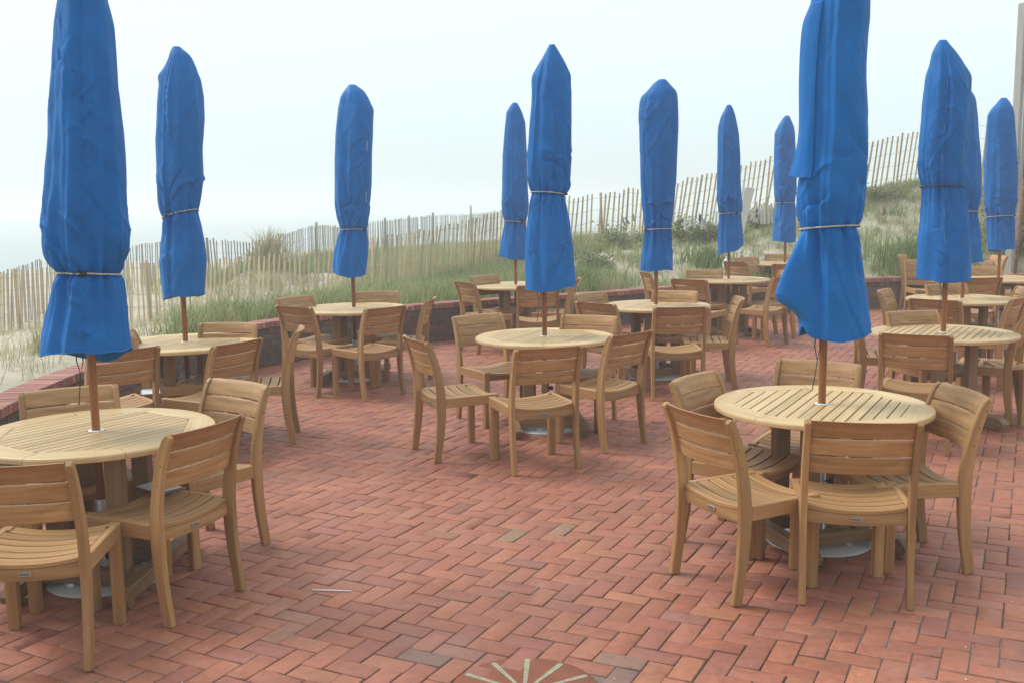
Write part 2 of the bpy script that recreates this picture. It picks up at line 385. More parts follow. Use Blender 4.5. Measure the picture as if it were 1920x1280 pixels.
# ------------------------------------------------------------------ herringbone paving, each brick a real slab on a sandy bed
TH = R(-27.11); A2 = np.array([math.cos(TH), math.sin(TH)]); B2 = np.array([-A2[1], A2[0]])
UNIT = .1032; ORG = at_z(700+430/6.4, 1080+850/6.4, 0)[:2]
def inside_terrace(X, Y, marg):
    d, i = near(WALL, X, Y, 4); s_ = (X-WALL[i, 0])*WN[i, 0]+(Y-WALL[i, 1])*WN[i, 1]
    return (s_ < marg)
N = 190
I, J = np.meshgrid(np.arange(-N, N), np.arange(-N, N)); I = I.ravel(); J = J.ravel(); k = (I-J) % 4
cen = []; ori = []
h = k == 0; cen.append(np.stack([I[h]+1., J[h]+.5], 1)); ori.append(np.zeros(h.sum(), int))
v_ = k == 3; cen.append(np.stack([I[v_]+.5, J[v_]+1.], 1)); ori.append(np.ones(v_.sum(), int))
cen = np.concatenate(cen); ori = np.concatenate(ori)
cen[:, 1] -= 1                                               # survey corner is a brick's upper left corner
W2 = ORG+UNIT*(cen[:, :1]*A2+cen[:, 1:]*B2)
MED = at_z(984, 1296, 0)[:2]; MEDR = .285                      # the sunburst inlay
ok = (W2[:, 1] > 1.2) & (W2[:, 1] < 18) & (W2[:, 0] < 10.5) & (W2[:, 0] > -5)
W2, ori = W2[ok], ori[ok]
ok = inside_terrace(W2[:, 0], W2[:, 1], .06) & (np.hypot(*(W2-MED).T) > MEDR-.03)
W2, ori = W2[ok], ori[ok]; n = len(W2)
W2 = W2+rng.normal(0, .0011, (n, 2))
ang = TH+ori*math.pi/2+rng.normal(0, .007, n)
hl, hw = UNIT-.0020-np.abs(rng.normal(0, .0012, n)), UNIT/2-.0020-np.abs(rng.normal(0, .001, n))
tilt = np.clip(rng.normal(0, .006, (n, 2)), -.011, .011); dz = np.clip(rng.normal(.0003, .0011, n), -.0017, .003)
V = np.zeros((n, 16, 3)); ca, sa = np.cos(ang), np.sin(ang)
def ring(i0, inset, z, jit):
    c = .006
    pts = [(-1, -1), (1, -1), (1, 1), (-1, 1)]
    for q, (a, b2) in enumerate(pts):
        x = a*(hl-inset)+rng.normal(0, jit, n); y = b2*(hw-inset)+rng.normal(0, jit, n)
        V[:, i0+q, 0] = W2[:, 0]+x*ca-y*sa; V[:, i0+q, 1] = W2[:, 1]+x*sa+y*ca
        V[:, i0+q, 2] = z+dz+tilt[:, 0]*x+tilt[:, 1]*y
ring(0, .0045, 0, .0014); ring(4, .0012, -.0015, .0011); ring(8, 0, -.0042, .0006); ring(12, 0, -.03, 0)
fq = [(0, 1, 2, 3)]+[(a+4+q, a+4+(q+1) % 4, a+(q+1) % 4, a+q) for a in (0, 4, 8) for q in range(4)]
Fq = (np.arange(n)[:, None, None]*16+np.array(fq)[None]).reshape(-1, 4)
pal = np.array([(.42, .155, .100), (.395, .148, .100), (.445, .175, .112), (.375, .145, .108), (.46, .190, .120), (.35, .138, .108), (.42, .168, .115), (.31, .140, .118), (.41, .21, .155)])
pr = np.array([.24, .19, .17, .12, .08, .09, .09, .015, .005]); ch = rng.choice(len(pal), n, p=pr/pr.sum())
bc = pal[ch]*rng.normal(1, .05, (n, 1))+rng.normal(0, .004, (n, 3)); bc = bc*.78+bc.mean(0)*.22
# bricks the photo shows as grey: two side by side in the middle of the open floor, one slate one by the inlay
for (u, vv, c) in ((964, 1016, (.34, .215, .145)), (1049, 990, (.34, .20, .14)), (795, 1229, (.26, .15, .13)), (1190, 1250, (.31, .175, .14)), (1130, 1262, (.28, .165, .145))):
    p = at_z(u, vv, 0)[:2]; bc[np.argmin(np.hypot(*(W2-p).T)+(ori == 0)*(.3 if vv < 1100 else 0))] = c
bc = np.clip(bc*np.array([.90, .835, .765])+np.array([.0, .004, .002]), .03, .8)
pv = quads('brick_paving', V.reshape(-1, 3), Fq, M['brick'], {'bc': np.repeat(np.c_[bc, np.ones(n)], 16, 0)})
tag(pv, kind='structure')
# bed: a strip mesh from the wall line to the right
bx = [(p[0]+WN[i, 0]*.04, p[1]+WN[i, 1]*.04, -.0054) for i, p in list(enumerate(WALL))[::6]]
poly = bx+[(12, 1, -.0054), (-2.2, 1, -.0054)]
bed = mesh_obj('sand_bed', poly, [tuple(range(len(poly)))[::-1]], M['joint']); tag(bed, kind='structure')

# sunburst inlay: terracotta slab with cream rays and rim joint
md = MB(); md.lathe([(0.0001, .0), (MEDR*.55, .0), (MEDR, -.0005), (MEDR+.004, -.006), (MEDR+.004, -.03)], 48); mo = md.build('sunburst_inlay', M['medred'])
mo.location = (MED[0], MED[1], .001); tag(mo, kind='structure')
mr = MB()
for q in range(12):
    a = R(87+q*30); d = Vector((math.cos(a), math.sin(a), 0)); sd = Vector((-d[1], d[0], 0))
    w0, w1 = .006, .0115
    P = [d*.03-sd*w0, d*(MEDR-.02)-sd*w1, d*(MEDR-.012), d*(MEDR-.02)+sd*w1, d*.03+sd*w0]
    P = [p+Vector((random.gauss(0, .0012), random.gauss(0, .0012), 0)) for p in P]; top = [p+Vector((0, 0, .0015)) for p in P]; n5 = len(P)
    mr.add(P+top, [tuple(range(n5, 2*n5))]+[(i, (i+1) % n5, n5+(i+1) % n5, n5+i) for i in range(n5)])
ro = mr.build('ray_stone', M['medray'], mo); tag(ro, kind='structure')
# shell crumbs on the paving
sm = MB()
for _ in range(170):
    y = random.uniform(2.9, 9) if random.random() < .75 else random.uniform(3, 14); x = random.uniform(-1.8, 3.2)*(y/5)
    r0 = random.uniform(.0015, .0042); a0 = random.uniform(0, 6)
    P = [(x+r0*random.uniform(.6, 1.3)*math.cos(a0+j*1.257), y+r0*random.uniform(.6, 1.3)*math.sin(a0+j*1.257), .002) for j in range(5)]
    sm.add(P+[(x, y, .0055)], [(j, (j+1) % 5, 5) for j in range(5)])
so = sm.build('shell_crumbs', M['shell']); tag(so, kind='stuff')

# ------------------------------------------------------------------ low curved brick wall
root = empty('brick_wall', (0, 0, 0)); tag(root, 'low curved brick wall with red coping between terrace and sand', 'wall')
def along(P, Nn, s_, off, z):
    d = np.r_[0, np.cumsum(np.linalg.norm(np.diff(P[:, :2], axis=0), axis=1))]
    x = np.interp(s_, d, P[:, 0]); y = np.interp(s_, d, P[:, 1]); nx_ = np.interp(s_, d, Nn[:, 0]); ny_ = np.interp(s_, d, Nn[:, 1])
    return np.array([x+nx_*off, y+ny_*off, z])
LW = float(np.sum(np.linalg.norm(np.diff(WALL, axis=0), axis=1)))
def brickrun(name, m, courses, bl, zf, off0, off1, pal2, pr2, jit, joint=.009):
    V, Fc, C = [], [], []
    for c in range(courses):
        z0, z1 = zf(c); s0 = (c % 2)*bl*.5-bl
        while s0 < LW:
            a, b2 = max(s0, 0)+joint/2, min(s0+bl, LW)-joint/2; s0 += bl
            if b2-a < .01: continue
            o0 = off0+random.gauss(0, jit); cc = np.array(pal2[rng.choice(len(pal2), p=pr2)])*rng.normal(1, .1)
            k = len(V); e = .004; dzz = random.gauss(0, jit*.6)
            for (oo, zz, ee) in ((o0, z0+e, e), (o0+e, z0, 0), (off1, z0, 0), (off1, z1+dzz, 0), (o0+e, z1+dzz, 0), (o0, z1-e+dzz, e)):
                V.append(along(WALL, WN, a+ee, oo, zz)); V.append(along(WALL, WN, b2-ee, oo, zz))
            for j in range(5): Fc.append((k+2*j, k+2*j+1, k+2*j+3, k+2*j+2))
            Fc.append((k+10, k+11, k+1, k)); Fc.append((k, k+2, k+4, k+6, k+8, k+10)); Fc.append((k+11, k+9, k+7, k+5, k+3, k+1))
            C += [(*np.clip(cc, .02, .8), 1)]*12
    return mesh_obj(name, V, Fc, m, root, {'bc': C})
def zc(c): return (c*.0715+.004, (c+1)*.0715-.004)
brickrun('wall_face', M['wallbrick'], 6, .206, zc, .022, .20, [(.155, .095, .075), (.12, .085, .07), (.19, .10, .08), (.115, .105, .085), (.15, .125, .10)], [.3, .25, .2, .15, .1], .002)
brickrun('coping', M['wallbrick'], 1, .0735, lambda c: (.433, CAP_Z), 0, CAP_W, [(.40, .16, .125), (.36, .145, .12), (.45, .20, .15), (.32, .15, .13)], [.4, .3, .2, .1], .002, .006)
cv, cf = [], []
for i in range(0, len(WALL), 4):
    for oo, zz in ((.028, -.02), (.028, .4985-.006), (.195, .4985-.006), (.195, -.02)):
        p = WALL[i]+WN[i]*oo; cv.append((p[0], p[1], zz))
for i in range(len(cv)//4-1):
    for j in range(3): cf.append((4*i+j, 4*i+j+1, 4*i+j+5, 4*i+j+4))
mesh_obj('mortar_core', cv, cf, M['walljoint'], root)

# ------------------------------------------------------------------ slat (sand) fences
def fence(name, P, m, pitch0, pitch1, post_every, label, tall, lean, gaps=0, posts=()):
    root = empty(name, tuple(P[len(P)//2]*np.array([1, 1, 0])+np.array([0, 0, P[len(P)//2, 2]-PKT]))); tag(root, label, 'fence')
    O = Vector(root.location)
    d = np.r_[0, np.cumsum(np.linalg.norm(np.diff(P[:, :2], axis=0), axis=1))]; s_ = .1; mb = MB(); k = 0; tops = []
    while s_ < d[-1]-.1:
        x, y, z = (np.interp(s_, d, P[:, q]) for q in range(3))
        a, b2 = (np.array([np.interp(s_+q, d, P[:, c]) for c in range(3)]) for q in (-.6, .6)); t = b2-a; sl = t[2]/np.hypot(t[0], t[1])
        tx = Vector((t[0], t[1], 0)).normalized()
        ln = sl*lean+random.gauss(0, .022)
        top = Vector((x, y, z))+Vector((0, 0, random.gauss(0, .02))); up = (Vector((0, 0, 1))+tx*ln).normalized()
        bot = top-up*(tall+.12)
        if not (gaps and random.random() < gaps):
            n_ = Vector((-tx[1], tx[0], 0))
            mb.beam([bot-O, top-O+n_*random.gauss(0, .012)], random.uniform(.032, .043), .011, tuple(tx), .002)
        tops.append((top, up)); s_ += pitch0+(pitch1-pitch0)*s_/d[-1]; k += 1
    mb.build('picket_panel', m, root)
    wi = MB()
    for hgt in (.10, .36, .62, .88):
        wi.tube([t-u_*hgt-O+Vector((0, -.008, 0)) for t, u_ in tops[::2]], .0032, 4, False)
    wi.build('wire', M['wire'], root)
    for (s0, hgt, rr) in posts:
        x, y, z = (np.interp(s0, d, P[:, q]) for q in range(3)); pb = MB()
        pb.tube([Vector((x, y+.04, z-PKT-.3))-O, Vector((x+random.gauss(0, .03), y+.04, z+hgt))-O], rr, 8); pb.build('post', m, root)
    return root
def s_at(P, u):
    d = np.r_[0, np.cumsum(np.linalg.norm(np.diff(P[:, :2], axis=0), axis=1))]
    q = P-EYE; uu = 960+F*(q@RT)/(q@FWD); return float(np.interp(u, uu, d))
fence('picket_fence', PB, M['picket'], .092, .107, 4, 'pale new slat fence running up the dune, wired pickets', PKT, .62, .012,
      [(s_at(PB, 27), .04, .035), (s_at(PB, 275), .03, .03), (s_at(PB, 697), .03, .036), (s_at(PB, 1130), .02, .03), (s_at(PB, 1580), -.05, .03)])
fence('picket_fence', PA, M['oldpicket'], .10, .10, 4, 'gray weathered slat fence fading into fog behind the pale one', PKT, .5, .05,
      [(s_at(PA, 390), .06, .04), (s_at(PA, 590), .1, .05), (s_at(PA, 722), .1, .05), (s_at(PA, 766), .1, .05), (s_at(PA, 811), .12, .05), (s_at(PA, 884), .4, .05)])

# ------------------------------------------------------------------ beach grass
def blades(X, Y, Z, H, W, lean, rnd, name, m, parent=None, org=(0, 0, 0)):
    n = len(X); a = rng.uniform(0, 6.283, n); la = rng.uniform(0, 6.283, n)+0; L = H*lean
    dx, dy = np.cos(la)*L+.10*H, np.sin(la)*L
    wx, wy = np.cos(a)*W, np.sin(a)*W
    V = np.zeros((n, 5, 3)); o = np.array(org)
    V[:, 0] = np.stack([X-wx, Y-wy, Z-.03], 1); V[:, 1] = np.stack([X+wx, Y+wy, Z-.03], 1)
    mx, my, mz = X+dx*.32, Y+dy*.32, Z+H*.58
    V[:, 2] = np.stack([mx+wx*.8, my+wy*.8, mz], 1); V[:, 3] = np.stack([mx-wx*.8, my-wy*.8, mz], 1)
    V[:, 4] = np.stack([X+dx, Y+dy, Z+H*np.sqrt(np.clip(1-lean**2*.5, .2, 1))], 1)
    V -= o; b_ = np.arange(n)*5
    T = np.concatenate([np.stack([b_, b_+1, b_+2], 1), np.stack([b_, b_+2, b_+3], 1), np.stack([b_+3, b_+2, b_+4], 1)])
    return quads(name, V.reshape(-1, 3), T, m, {'rnd': np.repeat(rnd, 5)}, False, parent)
def scatter(n, x0, x1, y0, y1):
    X = rng.uniform(x0, x1, n); Y = rng.uniform(y0, y1, n); Z, sW, sB, dW, dB = terrain(X, Y); g = growth(X, Y, dW, dB, sB)
    return X, Y, Z, sW, sB, dW, dB, g
# clumps first, then blades round each clump
X, Y, Z, sW, sB, dW, dB, g = scatter(30000, -7, 11, 10.5, 25)
cl = fbm(X, Y, 2.6, 31)
keep = (sW > .12) & (rng.random(len(X)) < np.clip(g*1.3-.18, 0, 1)*np.clip(.62+.75*cl, .06, 1)) & (sB < 1.2)
cx, cy, cg, ct = X[keep], Y[keep], g[keep], (dW/(dW+dB))[keep]
nb = 15; X = np.repeat(cx, nb)+rng.normal(0, .07, len(cx)*nb); Y = np.repeat(cy, nb)+rng.normal(0, .07, len(cx)*nb)
Z, sW, sB, dW, dB = terrain(X, Y); q = np.repeat(rng.uniform(.55, 1.15, len(cx)), nb)
crnd = np.repeat(np.clip(rng.normal(.40, .24, len(cx))+np.clip((cx-1.0)/14, 0, .06)+.10*fbm(cx, cy, .8, 41), 0, 1), nb)
rn = np.clip(crnd+.06+rng.normal(0, .27, len(X)), 0, 1)
ok = sW > .05
Hh = rng.uniform(.16, .42, len(X))*q*np.clip(1.05-.55*np.clip((X-.8)/2.5, 0, 1), .45, 1.1)
blades(X[ok], Y[ok], Z[ok], Hh[ok], rng.uniform(.0026, .006, ok.sum()), rng.uniform(.1, .95, ok.sum()), rn[ok], 'dune_grass', M['grass'])
tag(bpy.data.objects['dune_grass'], 'green and straw beach grass covering the dune behind the wall', 'grass', kind='stuff')
# ridge grass beyond the pale fence, under the old one
s1 = rng.uniform(s_at(PA, 395), len(PA)*.02-1, 2600); d = np.arange(len(PA))*.02
X = np.interp(s1, d, PA[:, 0])+rng.normal(0, .9, len(s1)); Y = np.interp(s1, d, PA[:, 1])-np.abs(rng.normal(0, 2.2, len(s1)))
X = np.repeat(X, 9)+rng.normal(0, .12, len(X)*9); Y = np.repeat(Y, 9)+rng.normal(0, .12, len(Y)*9)
Z, sW, sB, dW, dB = terrain(X, Y); ok = sB > .4
blades(X[ok], Y[ok], Z[ok], rng.uniform(.25, .6, ok.sum()), rng.uniform(.005, .01, ok.sum()), rng.uniform(.1, .6, ok.sum()), np.clip(rng.normal(.35, .25, ok.sum()), 0, 1), 'ridge_grass', M['grass'])
X, Y, Z, sW, sB, dW, dB, g = scatter(5200, -5, 2.5, 20, 44); ok = (sB > .25) & (rng.random(len(X)) < np.clip((X+4.6)/1.4, 0, 1))
X, Y = (np.repeat(a[ok], 9)+rng.normal(0, .10, ok.sum()*9) for a in (X, Y)); Z, sW, sB, dW, dB = terrain(X, Y); ok = sB > .2
blades(X[ok], Y[ok], Z[ok], rng.uniform(.2, .55, ok.sum()), rng.uniform(.004, .008, ok.sum()), rng.uniform(.1, .8, ok.sum()), np.clip(rng.normal(.62, .25, ok.sum()), 0, 1), 'straw_grass', M['grass'])
tag(bpy.data.objects['straw_grass'], 'straw coloured grass seen through the pale slat fence', 'grass', kind='stuff')
tag(bpy.data.objects['ridge_grass'], 'hazy grass on the low ridge between the two slat fences', 'grass', kind='stuff')
# single stalks on the bare sand
X, Y, Z, sW, sB, dW, dB, g = scatter(2600, -9, -2.5, 6, 19.5); ok = (sW > .15) & (sB < 0) & (g < .5) & (fbm(X, Y, 1.1, 51) > -.1)
X, Y, Z = (np.repeat(a[ok], 3) for a in (X, Y, Z)); X = X+rng.normal(0, .025, len(X)); Y = Y+rng.normal(0, .025, len(X))
blades(X, Y, Z, rng.uniform(.08, .3, len(X)), rng.uniform(.002, .0035, len(X)), rng.uniform(.1, .9, len(X)), np.clip(rng.normal(.5, .2, len(X)), 0, 1), 'sparse_stalks', M['dry'])
tag(bpy.data.objects['sparse_stalks'], 'thin dry stalks scattered over the bare sand by the wall', 'grass', kind='stuff')

def tuft(u, vv, y, n, h, spread, m, label, mean):
    p = ground(u, vv, y); z = float(terrain([p[0]], [p[1]])[0][0]); r = empty('grass_tuft', (p[0], p[1], z)); tag(r, label, 'grass tuft')
    a = rng.uniform(0, 6.283, n); rr = np.abs(rng.normal(0, spread, n)); X, Y = p[0]+np.cos(a)*rr, p[1]+np.sin(a)*rr
    Z = terrain(X, Y)[0]
    blades(X, Y, Z, rng.uniform(.35, 1, n)*h, rng.uniform(.003, .006, n)*(y/12)*(1.5 if y > 25 else 1), rng.uniform(.05, .7, n), np.clip(rng.normal(mean, .2, n), 0, 1), 'foliage', m, r, (p[0], p[1], z))
tuft(503, 452, 27.0, 380, 1.2, .30, M['dry'], 'bristling tan grass tuft breaking the line of the gray fence', .4)
tuft(72, 668, 9.6, 90, .34, .09, M['dry'], 'small yellowish grass tuft on bare sand beside the wall', .35)
tuft(412, 597, 13.2, 420, .42, .28, M['grass'], 'lush green grass clump just past the wall, behind the second table', .15)
tuft(1085, 515, 15.6, 520, .55, .30, M['grass'], 'bright green grass clump rising behind the wall at mid terrace', .2)
tuft(1325, 500, 17.4, 520, .50, .32, M['grass'], 'bright green grass clump at the foot of the sandy dune', .18)
tuft(1700, 505, 17.6, 700, .75, .42, M['grass'], 'tall green grass clump above the plain stretch of wall', .25)

def shrub(u, vv, y, rx, rz, n, label, mean, leaf=.028):
    p = ground(u, vv, y); z = float(terrain([p[0]], [p[1]])[0][0]); r = empty('shrub', (p[0], p[1], z)); tag(r, label, 'shrub')
    st = MB()
    tips = []
    for _ in range(26):
        a = random.uniform(0, 6.28); e = random.uniform(.25, 1.0)
        t = Vector((math.cos(a)*rx*random.uniform(.3, 1), math.sin(a)*rx*.8*random.uniform(.3, 1), rz*e)); st.tube([(0, 0, -.05), t*.5+Vector((0, 0, rz*.12)), t], [.009, .006, .003], 5); tips.append(t)
    st.build('stem', M['stem'], r)
    V = np.zeros((n, 4, 3)); T = np.array(tips); ti = rng.integers(0, len(T), n)
    c = T[ti]*rng.uniform(.55, 1.08, (n, 1))+rng.normal(0, .065, (n, 3))*np.array([rx, rx, rz])*2; c[:, 2] = np.abs(c[:, 2])
    d1 = rng.normal(0, 1, (n, 3)); d1 /= np.linalg.norm(d1, axis=1)[:, None]; d2 = np.cross(d1, rng.normal(0, 1, (n, 3))); d2 /= np.linalg.norm(d2, axis=1)[:, None]
    s_ = rng.uniform(.6, 1.3, (n, 1))*leaf
    V[:, 0] = c-d1*s_; V[:, 1] = c+d2*s_*.5; V[:, 2] = c+d1*s_; V[:, 3] = c-d2*s_*.5
    quads('foliage', V.reshape(-1, 3), np.arange(n*4).reshape(-1, 4), M['bush'], {'rnd': np.repeat(np.clip(rng.normal(mean, .22, n)+np.repeat(0, n), 0, 1), 4)}, False, r)
shrub(1118, 462, 19, .62, .42, 1000, 'sprawling olive shrub on the dune before the pale fence', .5)
shrub(1170, 440, 20, .55, .45, 950, 'gray green shrub tangled with dark sticks by the fence', .6)
shrub(1285, 432, 20, .62, .5, 1100, 'bushy shrub with whitened pickets stuck in it', .55)
shrub(1330, 425, 20, .5, .45, 900, 'rounded shrub beside the broken white pickets', .4)
shrub(1425, 425, 20, .55, .36, 700, 'brownish shrub under the slanting white board', .8)
shrub(1655, 336, 20.6, .5, .24, 500, 'gray brown scrub hanging over the sand hollow', .85)
shrub(1905, 480, 17.6, .7, 1.25, 2800, 'dark green shrub beside the gray utility post', .22, .035)
shrub(1945, 420, 19, .9, 1.5, 2800, 'tall dark shrub cut off by the frame edge', .25, .035)

# broken weathered pickets, sticks, driftwood
def stick_thing(name, label, cat, spec, m, y, group=None):
    pts = [(Vector(at_y(a[0], a[1], y)), Vector(at_y(b2[0], b2[1], y+dd))) for a, b2, dd in spec]; o = pts[0][0]; r = empty(name, tuple(o)); tag(r, label, cat, group)
    for a, b2 in pts:
        mb = MB(); mb.beam([a-o, b2-o], .042, .012, (1, 0, 0), .002); mb.build('picket', m, r)
M['whitepicket'] = wood('bleached_picket', (.50, .50, .47), (.62, .62, .58), (.72, .72, .68), .9, .15)
stick_thing('broken_fence', 'short bleached pickets of a collapsed fence stuck in the shrub', 'fence', [((1284, 432), (1284, 403), 0), ((1303, 428), (1302, 412), 0), ((1294, 425), (1293, 409), .1), ((1311, 425), (1313, 402), 0), ((1316, 431), (1311, 404), 0), ((1322, 430), (1314, 404), 0), ((1342, 424), (1344, 398), .1)], M['whitepicket'], 19.4)
stick_thing('broken_fence', 'row of bleached slanted pickets beside the white board', 'fence', [((1400, 405), (1413, 390), 0), ((1407, 412), (1422, 391), 0), ((1412, 416), (1426, 394), 0), ((1419, 418), (1418, 380), 0), ((1428, 420), (1428, 383), .1), ((1434, 421), (1433, 380), 0), ((1441, 420), (1441, 385), 0), ((1448, 419), (1446, 382), 0)], M['whitepicket'], 19.3)
stick_thing('broken_fence', 'dark gray leaning stakes poking out of the dune grass', 'fence', [((1172, 424), (1166, 406), 0), ((1180, 421), (1172, 408), 0), ((1189, 415), (1187, 402), .1), ((1181, 441), (1168, 432), .1)], M['oldpicket'], 20.2)
def drift(u0, v0, u1, v1, y, r_, label):
    a = ground(u0, v0, y); y = a[1]; za = float(terrain([a[0]], [a[1]])[0][0]); b2 = at_y(u1, v1, y+.15); a[2] = max(za+.02, a[2]); a, b2 = Vector(a), Vector(b2)
    mb = MB(); mb.tube([(0, 0, 0), (b2-a)*.4+Vector((0, .02, .015)), (b2-a)*.75+Vector((0, -.02, .01)), b2-a], [r_*.5, r_, r_*.9, r_*.4], 7)
    mb.tube([(b2-a)*.6, (b2-a)*.8+Vector((.04, .03, .06))], [r_*.6, r_*.25], 6)
    o = mb.build('driftwood', M['drift'], None); o.location = a; tag(o, label, 'driftwood')
drift(1684, 382, 1723, 373, 19.6, .018, 'thicker bleached driftwood branch lying in the sand hollow')
drift(1690, 376, 1721, 368, 19.9, .011, 'thin forked driftwood stick above the thicker branch')
drift(1657, 421, 1676, 417, 18.6, .009, 'short dark twig low on the bare dune face')
p = ground(1658, 404, 18.9)
mb = MB()
for _ in range(7): mb.tube([(random.gauss(0, .02), 0, -.05), (random.gauss(0, .04), random.gauss(0, .03), random.uniform(.08, .2))], [.008, .004], 5)
o = mb.build('dead_stump', M['stem']); o.location = (p[0], p[1], float(terrain([p[0]], [p[1]])[0][0])); tag(o, 'small dark dead plant stump alone on bare sand', 'stump')

# slanting white board, white bag, utility post, rusty pipe
a, b2 = Vector(at_y(1389, 421, 19.3)), Vector(at_y(1406, 352, 19.0)); r = empty('white_board', tuple(a)); tag(r, 'slanting white painted board sticking out of the dune', 'board')
mb = MB(); mb.beam([(b2-a)*-.25, b2-a], .19, .022, (1, 0, .2), .004); mb.build('plank', M['white'], r)
for q in (.45, .75):
    mb = MB(); mb.tube([(b2-a)*.985+Vector(((q-.6)*.18, -.013, .0)), (b2-a)*.985+Vector(((q-.6)*.18, -.017, 0))], .008, 8); mb.build('bolt', M['ink'], r)
p = at_y(1363, 492, 16.9); mb = MB()
mb.lathe([(.001, 0), (.05, .0), (.065, .05), (.06, .12), (.045, .17), (.02, .19), (.03, .21), (.001, .20)], 10); bg = mb.build('plastic_bag', M['paper'])
for vx in bg.data.vertices: vx.co.x *= 1+.3*math.sin(vx.co.z*60+vx.co.y*40); vx.co.y += .02*math.sin(vx.co.z*45)
bg.location = (p[0], p[1], max(float(terrain([p[0]], [p[1]])[0][0])-.01, p[2]-.12)); tag(bg, 'crumpled white plastic bag caught behind the table near the wall', 'bag')
pb = at_y(1896, 492, 17.4); zt = float(terrain([pb[0]], [pb[1]])[0][0]); r = empty('utility_post', (pb[0], pb[1], zt)); tag(r, 'tall weathered gray utility post at the frame edge', 'post')
mb = MB(); mb.beam([(0, 0, -.3), (0, 0, 4.95-zt)], .155, .155, (.92, .4, 0), .012); mb.build('shaft', M['graypost'], r)
for zz in (1.9, 3.2, 4.0):
    mb = MB(); mb.beam([(-.06, -.11, zz), (.06, -.11, zz+.01)], .012, .02, (0, 1, 0), .002); mb.build('strap', M['wire'], r)
mb = MB(); mb.tube([(.02, -.12, 1.4), (.0, -.125, 2.4), (.02, -.12, 4.3)], .008, 6); mb.build('cable', M['thread'], r)
pp = at_y(1899, 500, 17.0); zt = float(terrain([pp[0]], [pp[1]])[0][0]); r = empty('steel_pipe', (pp[0], pp[1], zt)); tag(r, 'rusty brown pipe standing in front of the gray post', 'pipe')
mb = MB(); mb.tube([(0, 0, -.2), (.11, 0, at_y(1912, 335, 17)[2]-zt)], .032, 12); mb.build('tube', M['rust'], r)
lp = Vector(at_y(1903, 393, 16.95))-Vector((pp[0], pp[1], zt)); mb = MB()
mb.tube([lp+Vector((.05*math.cos(q*.45), -.03, .10*math.sin(q*.45)-.02)) for q in range(14)], .007, 6); mb.build('cord_loop', M['cord'], r)

